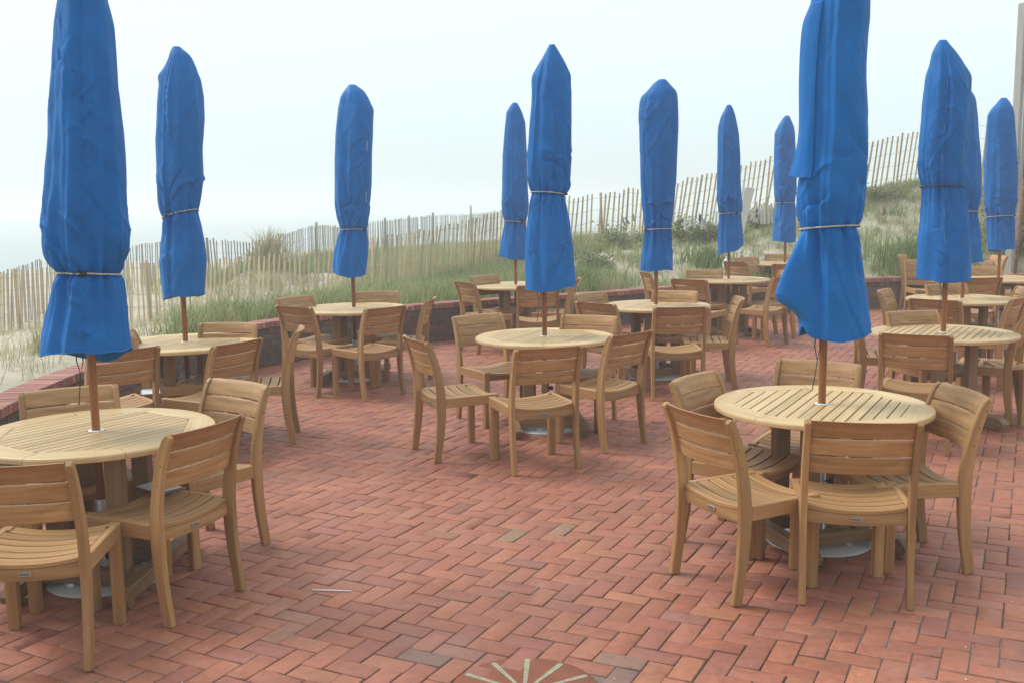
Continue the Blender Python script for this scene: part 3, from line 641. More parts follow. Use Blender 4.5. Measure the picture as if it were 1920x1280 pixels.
# ------------------------------------------------------------------ umbrella covers: width at each height surveyed per umbrella, then lofted with folds
# name: pole point on the table, outline rows (v, left u, right u), tie row (left u,v, right u,v), hem (left v, front v, right v, back v), seam angle(deg, -90 faces the camera)
UM = {
 3: dict(c=(180.5, 806), o=[(-76, 152, 166), (-70, 146, 174), (-60, 137, 184), (-45, 125, 193), (-25, 115, 199), (0, 111, 195), (0, 111, 197), (47, 106, 210), (100, 103, 212.5), (150, 100, 217), (200, 99, 222), (250, 96.6, 228), (300, 94, 233), (350, 92, 234.5), (400, 88.6, 236), (440, 87.5, 240.5), (466, 86.5, 239), (480, 89, 234), (491, 97, 228), (502, 108, 222), (510, 117, 219), (514, 118, 218), (520, 115, 221), (532, 110, 226), (546, 106, 230), (582, 95, 235), (620, 87, 239), (656, 81, 243.5), (664, 80.5, 244)], tie=(120, 513, 219, 515), hem=(662, 664, 651, 675), seam=-80, phase=.3, label='tallest looking blue umbrella cover, plain hem, beside the front wall table', pull=1),
 4: dict(c=(348, 640.5), o=[(89, 327, 333), (94, 321, 343), (100, 319, 352), (110, 317.5, 359), (127, 311, 366), (136, 301, 370), (144, 297, 372), (150, 299, 374), (157, 302, 375.5), (182, 300, 380), (220, 298, 380.5), (273, 297, 378), (310, 296, 379), (346, 297, 380), (373, 299, 375.5), (392, 303, 371), (401, 308, 368), (406, 308, 367.5), (414, 306.5, 370), (430, 305.5, 375.5), (455, 302, 381), (490, 300, 385.7), (527, 304, 384.6), (556, 308, 382)], tie=(308, 410, 369, 394), hem=(561, 556, 551, 556), seam=-118, phase=1.2, label='blue umbrella cover with a snagged nub on its upper edge, second along the wall', nub=1),
 5: dict(c=(663.5, 576.5), o=[(161, 655, 665), (165, 650, 674), (171, 645.6, 682), (182, 639, 689), (200, 635, 697), (208, 634, 700), (219, 633, 699), (237, 631, 698), (292, 628, 696), (346, 627.7, 695.5), (383, 628, 693), (410, 633, 691), (422, 638, 689), (430, 640, 687), (434, 639.5, 687), (448, 633.5, 689), (455, 632, 690), (473, 627, 690), (491, 625, 688.6), (512, 624.5, 685)], tie=(639, 432, 687.5, 431), hem=(509, 520, 515, 510), seam=-38, phase=2.2, label='round topped blue umbrella cover with white stitches, third along the wall', stitch=-36, dash=((.79, .89), (.28, .38))),
 9: dict(c=(967, 534.2), o=[(194, 963, 968), (201, 955.5, 973.7), (210, 950, 978), (228, 948, 983.5), (245, 946, 985), (292, 943, 987), (346, 942.7, 989), (383, 941, 990.8), (400, 941.5, 989), (410, 945, 986), (417, 948, 984.6), (421, 947, 985), (437, 942.7, 988), (455, 939, 990), (480, 935, 988)], tie=(948, 415.6, 984.6, 417.5), hem=(480, 486, 489, 484), seam=-50, phase=3.4, label='slim blue umbrella cover half hidden behind the middle one'),
 2: dict(c=(1021.3, 630), o=[(85, 1032, 1038), (91, 1026.5, 1044), (109, 1017.4, 1054), (128, 1005.4, 1063.7), (140, 999, 1069.5), (150, 997.7, 1069.5), (160, 998.5, 1069), (182, 998, 1070), (237, 993.7, 1070.5), (292, 989.3, 1069.5), (328, 990.8, 1067.7), (350, 993, 1068), (358, 997, 1063), (364, 1001, 1055.5), (370, 999, 1056.5), (383, 994.8, 1060), (410, 990.8, 1066), (437, 987.5, 1069), (466, 985.3, 1072.5), (510, 984.6, 1076), (540, 986, 1079)], tie=(1000, 361.6, 1055.7, 365.6), hem=(543, 546, 533, 535), seam=-30, phase=4.1, label='pointed blue umbrella cover over the middle table, puckered seam', pull=1),
 7: dict(c=(1229.7, 571.5), o=[(151, 1237, 1247), (160, 1223.4, 1256), (171, 1214, 1267), (180, 1204, 1269.4), (190, 1201, 1270), (219, 1199.5, 1270.8), (255, 1200.8, 1269), (292, 1202, 1268), (346, 1203, 1265.7), (383, 1205, 1263.5), (410, 1208, 1260), (424, 1209.6, 1257), (431, 1210, 1256), (437, 1209.5, 1257), (448, 1208, 1259), (473, 1204, 1261), (504, 1200, 1261.7)], tie=(1209.6, 432, 1256, 430), hem=(507, 508, 506, 505), seam=-150, phase=5.0, label='blunt topped blue umbrella cover with straight hem, behind the middle table'),
 8: dict(c=(1366, 523.2), o=[(198, 1364, 1369), (204, 1360, 1374), (219, 1352, 1379), (237, 1347.5, 1382), (255, 1346.5, 1385), (292, 1346, 1387), (346, 1344.7, 1387.7), (373, 1344.3, 1389), (390, 1346.5, 1389.5), (397, 1349, 1388), (402, 1350.5, 1386), (407, 1350, 1386.5), (419, 1347.6, 1388), (437, 1346, 1390.6), (468, 1347, 1392)], tie=(1350, 401.7, 1386, 401), hem=(476.5, 473, 456.5, 465), seam=-60, phase=.9, label='blue umbrella cover with slanting hem in front of the white board'),
 12: dict(c=(1471.5, 493), o=[(218, 1474, 1478), (226, 1466, 1483), (237, 1459, 1488), (250, 1453.5, 1490), (273, 1453, 1490.5), (310, 1452, 1491.6), (346, 1451.5, 1492.7), (369, 1452.5, 1491.6), (377, 1455.5, 1489.5), (382, 1457, 1489), (387, 1456, 1489.5), (401, 1452.5, 1491.6), (437, 1449, 1491.6), (450, 1448.5, 1491)], tie=(1457, 381.5, 1489, 382), hem=(451, 455, 453, 452), seam=-120, phase=1.9, label='smallest and farthest blue umbrella cover, before the dune'),
 1: dict(c=(1541, 756), o=[(-125, 1572, 1584), (-115, 1560, 1597), (-95, 1546, 1612), (-65, 1535, 1622), (-30, 1528, 1627), (0, 1525, 1628), (15, 1522, 1627.6), (40, 1519, 1626.5), (73, 1515, 1623), (109, 1512, 1621), (146, 1509.5, 1620), (200, 1507, 1623), (255, 1504.5, 1623.6), (310, 1501.5, 1622), (346, 1498, 1622), (364, 1496, 1621.5), (385, 1497, 1619), (400, 1499, 1617), (412, 1502, 1613), (421, 1505, 1606), (427, 1506.5, 1600), (433, 1506, 1600), (440, 1505, 1603), (455, 1503, 1608), (491, 1501, 1615.6), (527, 1500, 1619), (560, 1499.5, 1623), (600, 1499.5, 1628), (625, 1500, 1630)], tie=(1506, 430, 1601, 424.7), hem=(632, 640, 620, 622), seam=-15, phase=2.8, label='big blue umbrella cover whose skirt flares out in a wide wing', wing=[(427, 0), (440, 8), (455, 14), (491, 29), (527, 43), (546, 50), (560, 54), (575, 48), (593, 22), (600, 8), (610, 0)], flap=[(255, 0), (285, 6), (310, 14), (328, 19), (334, 10), (338, 0)], pull=1),
 6: dict(c=(1768.7, 622.5), o=[(77, 1763, 1772), (84, 1756, 1779.6), (100, 1748.6, 1792), (118, 1745.7, 1804), (137, 1740, 1816), (146, 1737.5, 1819.5), (164, 1736, 1818), (200, 1733, 1816), (237, 1730, 1815), (273, 1726, 1811), (310, 1725, 1807), (328, 1727, 1805), (340, 1729.5, 1803), (348, 1732, 1801), (353, 1733, 1800), (358, 1733, 1802), (366, 1732.5, 1806), (383, 1731.5, 1812), (410, 1728.6, 1815), (437, 1725, 1818), (473, 1723, 1818), (509, 1721.5, 1818), (524, 1721.5, 1817)], tie=(1733, 351, 1801, 352.5), hem=(523, 529, 527, 520), seam=-110, phase=3.9, label='dome topped blue umbrella cover with dark tie and stitched seam', stitch=-108, dash=((.40, .47), (.55, .60), (.18, .24), (-.15, -.24), (-.35, -.42), (.75, .80)), pull=1, darktie=1),
 10: dict(c=(1804, 559.3), o=[(168, 1806, 1813), (173, 1796, 1821), (180, 1785, 1825), (190, 1776, 1828), (210, 1770, 1829), (240, 1768, 1831), (310, 1768, 1837), (365, 1769, 1838), (380, 1772, 1835), (392, 1778, 1830.5), (399, 1780, 1829), (404, 1780, 1830), (420, 1776, 1834), (455, 1770, 1838), (491, 1768, 1841)], tie=(1780, 398, 1829, 398.5), hem=(492, 494, 490, 490), seam=-20, phase=4.6, label='blue umbrella cover mostly hidden behind the dome topped one', stitch=-18, dash=((-.10, -.30), (.2, .3))),
 11: dict(c=(1872, 521.3), o=[(185, 1879, 1885), (193, 1870.7, 1892.6), (204, 1860, 1898), (215, 1853, 1900.6), (237, 1852, 1901), (273, 1850.7, 1903.5), (310, 1850, 1905.5), (346, 1849, 1906), (383, 1849.5, 1905), (397, 1852, 1902), (404, 1854, 1898.5), (409, 1854, 1898), (419, 1853.6, 1900), (437, 1853, 1902), (466, 1854, 1901)], tie=(1854, 407, 1898, 405), hem=(467.5, 469, 466, 471), seam=-55, phase=5.6, label='blue umbrella cover standing beside the gray utility post'),
}
TC = {k: at_z(*d['c'], .74) for k, d in UM.items()}
def cover(k, d, root):
    Y0 = TC[k][1]; v0, l0, r0 = d['o'][0]; m0, h0 = (l0+r0)/2, (r0-l0)/2; v1, l1, r1 = d['o'][1]; oo = [(v0-.30*h0, m0-.05, m0+.05), (v0-.27*h0, m0-.45*h0, m0+.45*h0), (v0-.17*h0, m0-.78*h0, m0+.78*h0)]+d['o'][:1]+[(v0+(v1-v0)*a_, l0+(l1-l0)*b_, r0+(r1-r0)*b_) for a_, b_ in ((.12, .38), (.35, .68), (.65, .88))]+d['o'][1:]
    P = [(at_y((l+r_)/2, v, Y0), (r_-l)/2/F*Y0/np.dot([0, 1, 0], FWD)) for v, l, r_ in oo]
    z = np.array([p[2] for p, _ in P])[::-1]; cx = np.array([p[0] for p, _ in P])[::-1]; hw = np.array([w for _, w in P])[::-1]
    tie_l, tie_r = at_y(d['tie'][0], d['tie'][1], Y0), at_y(d['tie'][2], d['tie'][3], Y0); zt = (tie_l[2]+tie_r[2])/2; slope = (tie_r[2]-tie_l[2])/(tie_r[0]-tie_l[0])
    nr, na = 300, 144
    zz = np.sort(np.r_[np.linspace(z[0], z[-1], nr-80), zt+np.linspace(-.14, .14, 60), np.linspace(z[-1]-.18, z[-1], 20)])
    def sm(a, s):
        v = np.interp(zz, z, a); w = np.exp(-.5*((zz[:, None]-zz[None])/s)**2); w /= w.sum(1)[:, None]; return w@v
    edge = np.clip(np.abs(zz-zt)/.05, 0, 1)
    Hs = np.interp(zz, z, hw); Hs = Hs*(1-edge)+sm(hw, .018)*edge; Cs = sm(cx, .012); rr_, ll_ = Cs+Hs, Cs-Hs
    def sm2(a, w_):
        q = np.exp(-.5*((zz[:, None]-zz[None])/w_)**2); q /= q.sum(1)[:, None]; return q@a
    tp_ = np.clip((z[-1]-zz-.05)/.16, 0, 1); kk = edge*tp_
    Cx = Cs*(1-kk)+sm2(Cs, .10)*kk; H = Hs*(1-kk)+sm2(Hs, .09)*kk
    T = np.linspace(0, 2*np.pi, na, endpoint=False); ZZ, TT = np.meshgrid(zz, T, indexing='ij')
    ct = np.cos(TT); wl, wr = np.clip(-ct, 0, 1)**5, np.clip(ct, 0, 1)**5; HH = H[:, None]*(1-wl-wr)+(Cx-ll_)[:, None]*wl+(rr_-Cx)[:, None]*wr; r0 = np.random.default_rng(k+100); ph = d['phase']
    seam = R(d['seam']); ds = (TT-seam+np.pi) % (2*np.pi)-np.pi
    up = ZZ-zt; top = z[-1]; bodyw = np.clip((top-ZZ)/.35, 0, 1)
    # broad soft folds hanging from the ribs, twisting a little with height
    nl = 5+(k % 3)
    fold = .034*np.sin(nl*TT+ph+ZZ*1.6)+.024*np.sin((nl-2)*TT-ph*2+ZZ*2.6)+.018*np.sin((nl+4)*TT+ph*3-ZZ*3.1)
    fold *= (.35+.9*bodyw)
    # gathers bunching into the tie, fading up and down
    gat = np.exp(-np.abs(up)/np.where(up > 0, .11, .16)); ng = 11+(k % 4)
    gather = gat*(.10*np.sin(ng*TT+ph*5)+.07*np.sin((ng+5)*TT-ph*2)+.035*np.sin(27*TT+ph))
    flare = np.clip(-up/.5, 0, 1)*(.05*np.sin(4*TT+ph*2)+.022*np.sin(7*TT-ph))
    # slanting puckers that run down into the sewn seam
    ads = np.abs(ds); puck = np.zeros_like(ZZ)
    def crisp(x, q):                                                # a fold: a sharp lip on one side, a soft slope on the other
        x = x if math.sin(q*97) > 0 else -x
        return np.where(x > 0, np.exp(-x*1.05), np.exp(-(x/.40)**2))
    def crease(z0, th0, sl, L, w_, a_):
        dd = (TT-th0+np.pi) % (2*np.pi)-np.pi
        return a_*crisp((ZZ-z0-sl*dd-.02*np.sin(dd*5+z0*30))/w_, z0)*np.exp(-(dd/L)**2)
    for sgn in (-1, 1):                                             # short puckers pulled into the sewn seam, no two alike
        zc_ = z[0]+.05
        while zc_ < z[-1]-.15:
            L_ = r0.uniform(.18, .55); dsg = np.where(ds*sgn > 0, ads, 9)
            puck += r0.uniform(.02, .065)*r0.choice([1, 1, -1])*crisp((ZZ-zc_-r0.uniform(.10, .32)*r0.choice([1, 1, 1, -.4])*np.minimum(dsg, 3))/r0.uniform(.011, .026), zc_)*np.exp(-dsg/L_)*np.clip(dsg/.06, .2, 1)
            zc_ += r0.uniform(.035, .13)
    for _ in range(19):                                             # long drapes and dents over the body
        puck += crease(r0.uniform(z[0]+.05, z[-1]-.2), r0.uniform(0, 6.283), r0.uniform(-.55, .55), r0.uniform(.35, 1.0), r0.uniform(.018, .06), r0.choice([-1, 1])*r0.uniform(.025, .06))
    for _ in range(16):                                             # bulges and sags pressing down on the tie
        puck += crease(zt+r0.uniform(.02, .3), r0.uniform(0, 6.283), r0.uniform(-.35, .35), r0.uniform(.2, .55), r0.uniform(.016, .035), r0.choice([-1, 1, 1])*r0.uniform(.05, .12))
    for _ in range(13):                                              # upright ribs from the umbrella frame inside
        th0 = r0.uniform(0, 6.283); dd = (TT-th0-.10*np.sin(ZZ*1.7+th0)+np.pi) % (2*np.pi)-np.pi; zlo = r0.uniform(z[0]-.3, zt+.5); zhi = zlo+r0.uniform(.7, 1.7)
        puck += r0.uniform(.035, .085)*np.exp(-(dd/r0.uniform(.05, .16))**2)*np.clip((ZZ-zlo)/.2, 0, 1)*np.clip((zhi-ZZ)/.25, 0, 1)
    puck = 1.5*puck*np.clip((top-ZZ)/.25, .2, 1)
    sag = np.exp(-((up-.14)/.10)**2)*.06*np.sin(3*TT+ph*1.7+up*9)
    cr = lambda q: (1-np.abs(np.sin(q)))**2
    env = .5+.5*np.sin(2*TT+ZZ*2.3+ph*4)
    drag = .014*np.sin(ZZ*17+4*TT+ph+1.5*np.sin(3*TT))+.055*env*cr(ZZ*5.2+2.2*TT+ph+.8*np.sin(2*TT))+.045*(1-env)*cr(ZZ*6.7-2.6*TT+ph*3+.6*np.sin(3*TT))+.022*cr(ZZ*12+4*TT-ph)-.035
    ridge = np.where(ads < .045, .045*(1-ads/.045), 0)-.045*np.exp(-((ds-.09)/.04)**2)
    keep = np.clip(np.abs(np.sin(TT)), .25, 1)                      # hold the surveyed outline at the two sides
    rel = 1+(fold+puck+sag+drag+ridge)*keep*np.clip((top-ZZ)/.12, 0, 1)+gather*(.5+.5*keep)+flare*keep
    Rr = HH*rel
    if d.get('wing'):
        wv = np.array([(at_y(1500, v, Y0)[2], w/F*Y0) for v, w in d['wing']])[::-1]
        ext = np.interp(ZZ, wv[:, 0], wv[:, 1], left=0, right=0); dw = (TT-R(192)+np.pi) % (2*np.pi)-np.pi
        Rr = Rr+ext*np.exp(-(dw/.24)**2)*1.03
        low = np.clip((-up)/.05, 0, 1); Rr = Rr*(1-low*.20*np.exp(-((((TT-R(228)+np.pi) % (2*np.pi))-np.pi)/.2)**2))
    X = Cx[:, None]+np.cos(TT)*Rr; Yv = Y0+np.sin(TT)*Rr*(.90+.05*np.sin(ph)); Zv = ZZ.copy()
    # lower edge: stretch the skirt so that the hem hangs where it was seen on each side
    hl, hf, hr, hb = d['hem']; hwb = hw[0]; e0 = z[0]
    lv = [at_y(d['o'][-1][1], hl, Y0)[2], at_y((d['o'][-1][1]+d['o'][-1][2])/2, hf, Y0-hwb)[2], at_y(d['o'][-1][2], hr, Y0)[2], at_y((d['o'][-1][1]+d['o'][-1][2])/2, hb, Y0+hwb)[2]]
    kn = np.array([-np.pi, -np.pi/2, 0, np.pi/2, np.pi]); hv = np.interp((T+np.pi) % (2*np.pi)-np.pi, kn, [lv[0], lv[1], lv[2], lv[3], lv[0]])
    hv = hv+.006*np.sin(3*T+ph)+.0025*np.sin(8*T+ph*2)
    if d.get('wing'): hv = hv+.06*np.exp(-((((T-R(192)+np.pi) % (2*np.pi))-np.pi)/.3)**2)
    s_ = np.where(up < 0, (zt-hv[None])/(zt-e0), 1.0); Zv = np.where(up < 0, zt+up*s_, Zv)
    band = np.exp(-np.abs(up)/.22); Zv = Zv+band*slope*(X-Cx[:, None])*.95
    V = np.stack([X, Yv, Zv], -1).reshape(-1, 3)-np.array(root.location)
    i, j = np.meshgrid(np.arange(len(zz)-1), np.arange(na), indexing='ij'); i = i.ravel(); j = j.ravel(); j2 = (j+1) % na
    Fq = np.stack([i*na+j, i*na+j2, (i+1)*na+j2, (i+1)*na+j], 1)
    o = quads('cover', V, Fq, M['blue'], {}, True, root)
    so_ = o.modifiers.new('cloth_thickness', 'SOLIDIFY'); so_.thickness = .004; so_.offset = -1
    # hem fold: a slightly raised double edge
    hemv = V.reshape(len(zz), na, 3); cxy = hemv[:6].mean((0, 1))
    def pt(row, jj, out=.003):
        p = hemv[row, jj % na]; dirv = np.array([math.cos(T[jj % na]), math.sin(T[jj % na]), 0]); return Vector(p+dirv*out)
    hb_ = MB(); hb_.tube([pt(0, jj, .001) for jj in range(na+1)], .0045, 6); hb_.build('hem', M['blue'], o)
    # the tie cord
    it = int(np.argmin(np.abs(zz-zt))); tp = []
    for jj in range(na+1):
        q = jj % na; rr = max(Rr[it-3:it+4, (q+o_) % na].max() for o_ in (-2, 0, 2))*.8+np.median(Rr[it])*.2+.005
        tp.append(Vector((Cx[it]+math.cos(T[q])*rr, Y0+math.sin(T[q])*rr*.92, zt+slope*math.cos(T[q])*rr+.012*math.sin(T[q])*-1))-Vector(root.location))
    cb = MB(); cb.tube(tp, .0042, 7); cm = cb.build('tie_cord', M['darkcord' if d.get('darktie') else 'cord'], root)
    kb = MB(); jn = int((seam % (2*np.pi))/(2*np.pi)*na); c = tp[jn]; dv = Vector((math.cos(T[jn]), math.sin(T[jn]), 0))
    kb.tube([c-Vector((-dv[1], dv[0], 0))*.018+dv*.006, c+Vector((-dv[1], dv[0], 0))*.018+dv*.006], .009, 8); kb.build('cord_lock', M['black'], cm)
    if d.get('flap'):
        fl = [(8, 1522), (25, 1515), (42, 1507), (75, 1503.5), (110, 1501.5), (168, 1500), (215, 1501), (248, 1500.5), (275, 1497), (300, 1490.5), (318, 1485), (329, 1481.3), (331, 1480.6), (331.5, 1480.7), (332, 1481)]
        V2, F2 = [], []; nc = 9
        for v, ul in fl:
            pl_ = at_y(ul, v, Y0); row = int(np.argmin(np.abs(zz-pl_[2])))
            for q in range(nc):
                t = q/(nc-1); a = R(176+46*t); qa = int((a % (2*np.pi))/(2*np.pi)*na); base_ = hemv[row, qa]+np.array(root.location); o_ = np.array([math.cos(a), math.sin(a), 0])
                w_ = (1-t)**1.5; lift = .005+.008*math.sin(t*3.1)+.003*math.sin(pl_[2]*21+t*4)
                p_ = base_+o_*lift; p_[0] = p_[0]*(1-w_)+pl_[0]*w_; p_[2] = pl_[2]+.045*(t-.2)*np.clip((v-290)/40, 0, 1)*-.35; V2.append(p_-np.array(root.location))
        for a_ in range(len(fl)-1):
            for q in range(nc-1): F2.append((a_*nc+q, a_*nc+q+1, (a_+1)*nc+q+1, (a_+1)*nc+q))
        fo = mesh_obj('flap', V2, F2, M['blue'], o, {}, True); sf = fo.modifiers.new('round', 'SUBSURF'); sf.levels = sf.render_levels = 2; sd_ = fo.modifiers.new('cloth_thickness', 'SOLIDIFY'); sd_.thickness = .004
    if d.get('stitch'):
        sb = MB(); js = int((R(d['stitch']) % (2*np.pi))/(2*np.pi)*na)
        for (za, zb) in d['dash']:
            ra, rb = int(np.argmin(np.abs(zz-zt-za))), int(np.argmin(np.abs(zz-zt-zb))); st = 1 if rb > ra else -1
            if abs(rb-ra) > 0: sb.tube([pt(q, js, .0045) for q in range(ra, rb+st, st)], .0028 if d['dash'][0][0] > .5 else .0016, 5)
        sb.build('stitching', M['thread' if d['dash'][0][0] > .5 else 'palethread'], o)
    return z
def umbrella(k, d):
    c = TC[k]; root = empty('patio_umbrella', (c[0], c[1], .06)); tag(root, d['label'], 'umbrella', 'closed blue patio umbrellas')
    z = cover(k, d, root)
    top = at_y(*[(d['o'][1][1]+d['o'][1][2])/2, d['o'][1][0]], c[1]); pb = MB(); O = Vector(root.location)
    lean = (top[0]-c[0])*.3
    pb.tube([Vector((c[0], c[1], .08))-O, Vector((c[0], c[1], 1.1))-O, Vector((c[0]+lean*.5, c[1], 2.0))-O, Vector((top[0], c[1], z[-1]-.05))-O], .0195, 20); pb.build('pole', M['pole'], root)
    if d.get('pull'):
        hz = at_y((d['o'][-1][1]+d['o'][-1][2])/2, d['hem'][1], c[1])[2]; q = MB(); x0 = -.045
        q.tube([Vector((x0, -.03, hz-.06+.14)), Vector((x0-.012, -.035, hz-.06+.04)), Vector((x0+.004, -.035, hz-.06-.03)), Vector((x0+.018, -.03, hz-.06+.03)), Vector((x0+.012, -.03, hz-.06+.12))], .0032, 6)
        q.tube([Vector((x0+.004, -.035, hz-.09)), Vector((x0-.006, -.035, hz-.17)), Vector((x0-.016, -.032, hz-.24))], .0028, 6)
        o = q.build('pull_cord', M['darkcord'], root); o.location = (0, 0, -.06)
    return root
for k, d in UM.items(): umbrella(k, d)

# ------------------------------------------------------------------ tables, umbrella bases
RT_ = .5553; TT_ = .030
def make_table():
    root = empty('round_table', (0, 0, 0))
    # rim of eight mitred segments round an octagonal slatted field
    ap = .415; n = 8; mb = MB()
    for s_ in range(n):
        a0, a1 = R(s_*45-22.5), R(s_*45+22.5); g = .0012
        V, Fc, G = [], [], []; m = 10; rc = ap/math.cos(R(22.5))
        p0 = Vector((rc*math.cos(a0), rc*math.sin(a0), 0)); p1 = Vector((rc*math.cos(a1), rc*math.sin(a1), 0)); am = (a0+a1)/2
        tl = Vector((-math.sin(am), math.cos(am), 0)); rd = Vector((math.cos(am), math.sin(am), 0))
        for i in range(m+1):
            t = i/m; a = a0+(a1-a0)*t; ip = p0.lerp(p1, t); op = Vector((math.cos(a), math.sin(a), 0))
            if i == 0: sh = tl*g
            elif i == m: sh = -tl*g
            else: sh = Vector((0, 0, 0))
            for (q, zz) in ((ip, .74-.002), (ip+rd*.003, .74), (op*(RT_-.010), .74), (op*(RT_-.003), .74-.004), (op*RT_, .74-.011), (op*RT_, .74-TT_+.004), (op*(RT_-.006), .74-TT_), (ip, .74-TT_)):
                w = Vector((q[0], q[1], zz))+sh; V.append(w); G.append((w.dot(tl), w.dot(rd), zz))
        for i in range(m):
            for j in range(8): Fc.append((i*8+j, i*8+(j+1) % 8, (i+1)*8+(j+1) % 8, (i+1)*8+j))
        Fc.append(tuple(reversed(range(8)))); Fc.append(tuple(m*8+j for j in range(8)))
        mb.add(V, Fc, G, smooth=False)
    mb.build('rim', M['table'], root)
    sl = MB(); pit = .0545; gap = .008; nS = 15; wid = (2*ap-.004)/nS; rc = ap/math.cos(R(22.5))
    for i in range(nS):
        x0, x1 = -ap+.002+i*wid+gap/2, -ap+.002+(i+1)*wid-gap/2
        def half(x):
            ax = abs(x); e = ap*math.tan(R(22.5)); return ap if ax <= e else ap-(ax-e)
        ya, yb = half(x0)-.003, half(x1)-.003; pts = [(x0, -ya), (x1, -yb), (x1, yb), (x0, ya)]; c = .002
        if i == nS//2:
            for s2 in (-1, 1):
                pts2 = [(x0, .036), (x1, .036), (x1, yb), (x0, ya)]
                V = [(x, y*s2, .739) for x, y in pts2]+[(x, y*s2, .716) for x, y in pts2]
                f6 = [(0, 1, 2, 3), (7, 6, 5, 4), (0, 4, 5, 1), (1, 5, 6, 2), (2, 6, 7, 3), (3, 7, 4, 0)]
                if s2 < 0: f6 = [tuple(reversed(q)) for q in f6]
                sl.add(V, f6, [(y, x, z) for x, y, z in V])
            continue
        V = [(x+(c if j in (0, 3) else -c), y*(1-c/abs(y)), .739) for j, (x, y) in enumerate(pts)]+[(x, y, .739-c) for x, y in pts]+[(x, y, .716) for x, y in pts]
        sl.add(V, [(0, 1, 2, 3), (11, 10, 9, 8)]+[(a+4+j, a+4+(j+1) % 4, a+(j+1) % 4, a+j) for a in (0, 4) for j in range(4)], [(y, x, z) for x, y, z in V])
    sl.build('slats', M['table'], root)
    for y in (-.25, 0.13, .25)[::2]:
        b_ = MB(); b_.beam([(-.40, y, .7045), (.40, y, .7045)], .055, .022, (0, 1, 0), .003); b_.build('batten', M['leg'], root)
    gr = MB(); gr.lathe([(.0205, .7405), (.022, .7435), (.030, .7440), (.036, .7425), (.037, .7402), (.036, .7395), (.036, .71), (.0215, .71), (.0205, .7405)], 28); gr.build('grommet', M['white'], root)
    for x in (-.15, .15):
        for y in (-.15, .15):
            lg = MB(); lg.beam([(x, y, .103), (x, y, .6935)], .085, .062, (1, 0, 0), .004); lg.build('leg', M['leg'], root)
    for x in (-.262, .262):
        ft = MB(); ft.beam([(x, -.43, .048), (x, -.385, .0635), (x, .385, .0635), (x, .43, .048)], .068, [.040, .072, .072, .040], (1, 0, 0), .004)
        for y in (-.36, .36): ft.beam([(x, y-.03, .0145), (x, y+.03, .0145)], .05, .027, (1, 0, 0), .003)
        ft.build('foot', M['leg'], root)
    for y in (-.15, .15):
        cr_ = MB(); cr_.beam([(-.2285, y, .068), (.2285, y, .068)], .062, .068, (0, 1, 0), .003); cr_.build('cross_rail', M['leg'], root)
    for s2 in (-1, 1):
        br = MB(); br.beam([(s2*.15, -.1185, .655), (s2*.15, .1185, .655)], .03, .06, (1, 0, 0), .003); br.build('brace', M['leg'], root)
    return root
def make_base():
    root = empty('umbrella_base', (0, 0, 0))
    pl = MB(); pl.lathe([(.0001, .020), (.06, .0195), (.20, .014), (.262, .009), (.274, .006), (.276, .001), (.27, 0), (.0001, 0)], 56); pl.build('plate', M['steel'], root)
    for a in range(4):
        bt = MB(); c_, s_ = math.cos(R(45+a*90))*.085, math.sin(R(45+a*90))*.085; bt.lathe([(.0001, .027), (.008, .0265), (.011, .024), (.0115, .0185)], 8, (c_, s_)); bt.build('bolt', M['tube'], root)
    tb = MB(); tb.lathe([(.0001, .019), (.045, .0205), (.045, .026), (.031, .030), (.031, .40), (.029, .402), (.0215, .402)], 24); tb.build('socket', M['tube'], root)
    for z, a in ((.33, -20), (.13, -20)):
        kb = MB(); d = Vector((math.cos(R(a)), math.sin(R(a)), 0)); kb.tube([d*.03+Vector((0, 0, z)), d*.05+Vector((0, 0, z)), d*.052+Vector((0, 0, z)), d*.075+Vector((0, 0, z))], [.006, .006, .016, .018], 10); kb.build('knob', M['black'], root)
    return root
TNAME = {1: 'table under the flared cover', 2: 'middle table', 3: 'front wall table', 4: 'second wall table', 5: 'third wall table', 9: 'fourth wall table', 7: 'table behind the middle one', 8: 'table before the white board', 12: 'farthest table', 6: 'table under the dome cover', 10: 'table behind the dome cover', 11: 'table by the gray post'}
TLAB = {1: 'largest seen round teak table, wide slat gaps, under the flaring blue cover', 2: 'round teak table alone in the middle of the open brick floor', 3: 'round teak table cut by the frame edge, nearest the front wall', 4: 'round teak table second along the curved wall, menu on a nearby chair', 5: 'round teak table third along the curved wall, before the grass', 9: 'round teak table behind the middle umbrella, close to the wall', 7: 'round teak table between the middle table and the back wall', 8: 'round teak table under the slant hemmed cover, before the white board', 12: 'farthest round teak table, smallest in view, by the dune', 6: 'round teak table under the dome topped cover, gaps running away', 10: 'round teak table whose pole stands just behind the dome cover', 11: 'round teak table by the gray utility post, partly out of frame'}
SLAT = {1: 60.9, 2: 64.8, 3: 56.9, 4: 62, 5: 60, 9: 64, 7: 63, 8: 66, 12: 72, 6: 58, 10: 78, 11: 108}
FEET = {1: 14, 2: 4, 3: -3, 4: 25, 5: -3, 9: 12, 7: 20, 8: 8, 12: 0, 6: 16, 10: 30, 11: 10}
t0, b0 = make_table(), make_base()
for i, k in enumerate(UM):
    t = t0 if i == 0 else copy_tree(t0); bs = b0 if i == 0 else copy_tree(b0)
    c = TC[k]; t.location = (c[0], c[1], 0); t.rotation_euler = (0, 0, R(SLAT[k]-90))
    bs.location = (c[0], c[1], 0); bs.rotation_euler = (0, 0, R(FEET[k]-30))
    for ch in [x for x in bpy.data.objects if x.parent == t and x.name.split('.')[0] in ('leg', 'foot', 'brace', 'cross_rail')]:
        ch.rotation_euler = (0, 0, R(FEET[k]-SLAT[k]+90-45+45))
    tag(t, TLAB[k], 'table', 'round teak tables'); tag(bs, 'gray steel disc base and socket under the '+TNAME[k], 'umbrella base', 'umbrella bases')

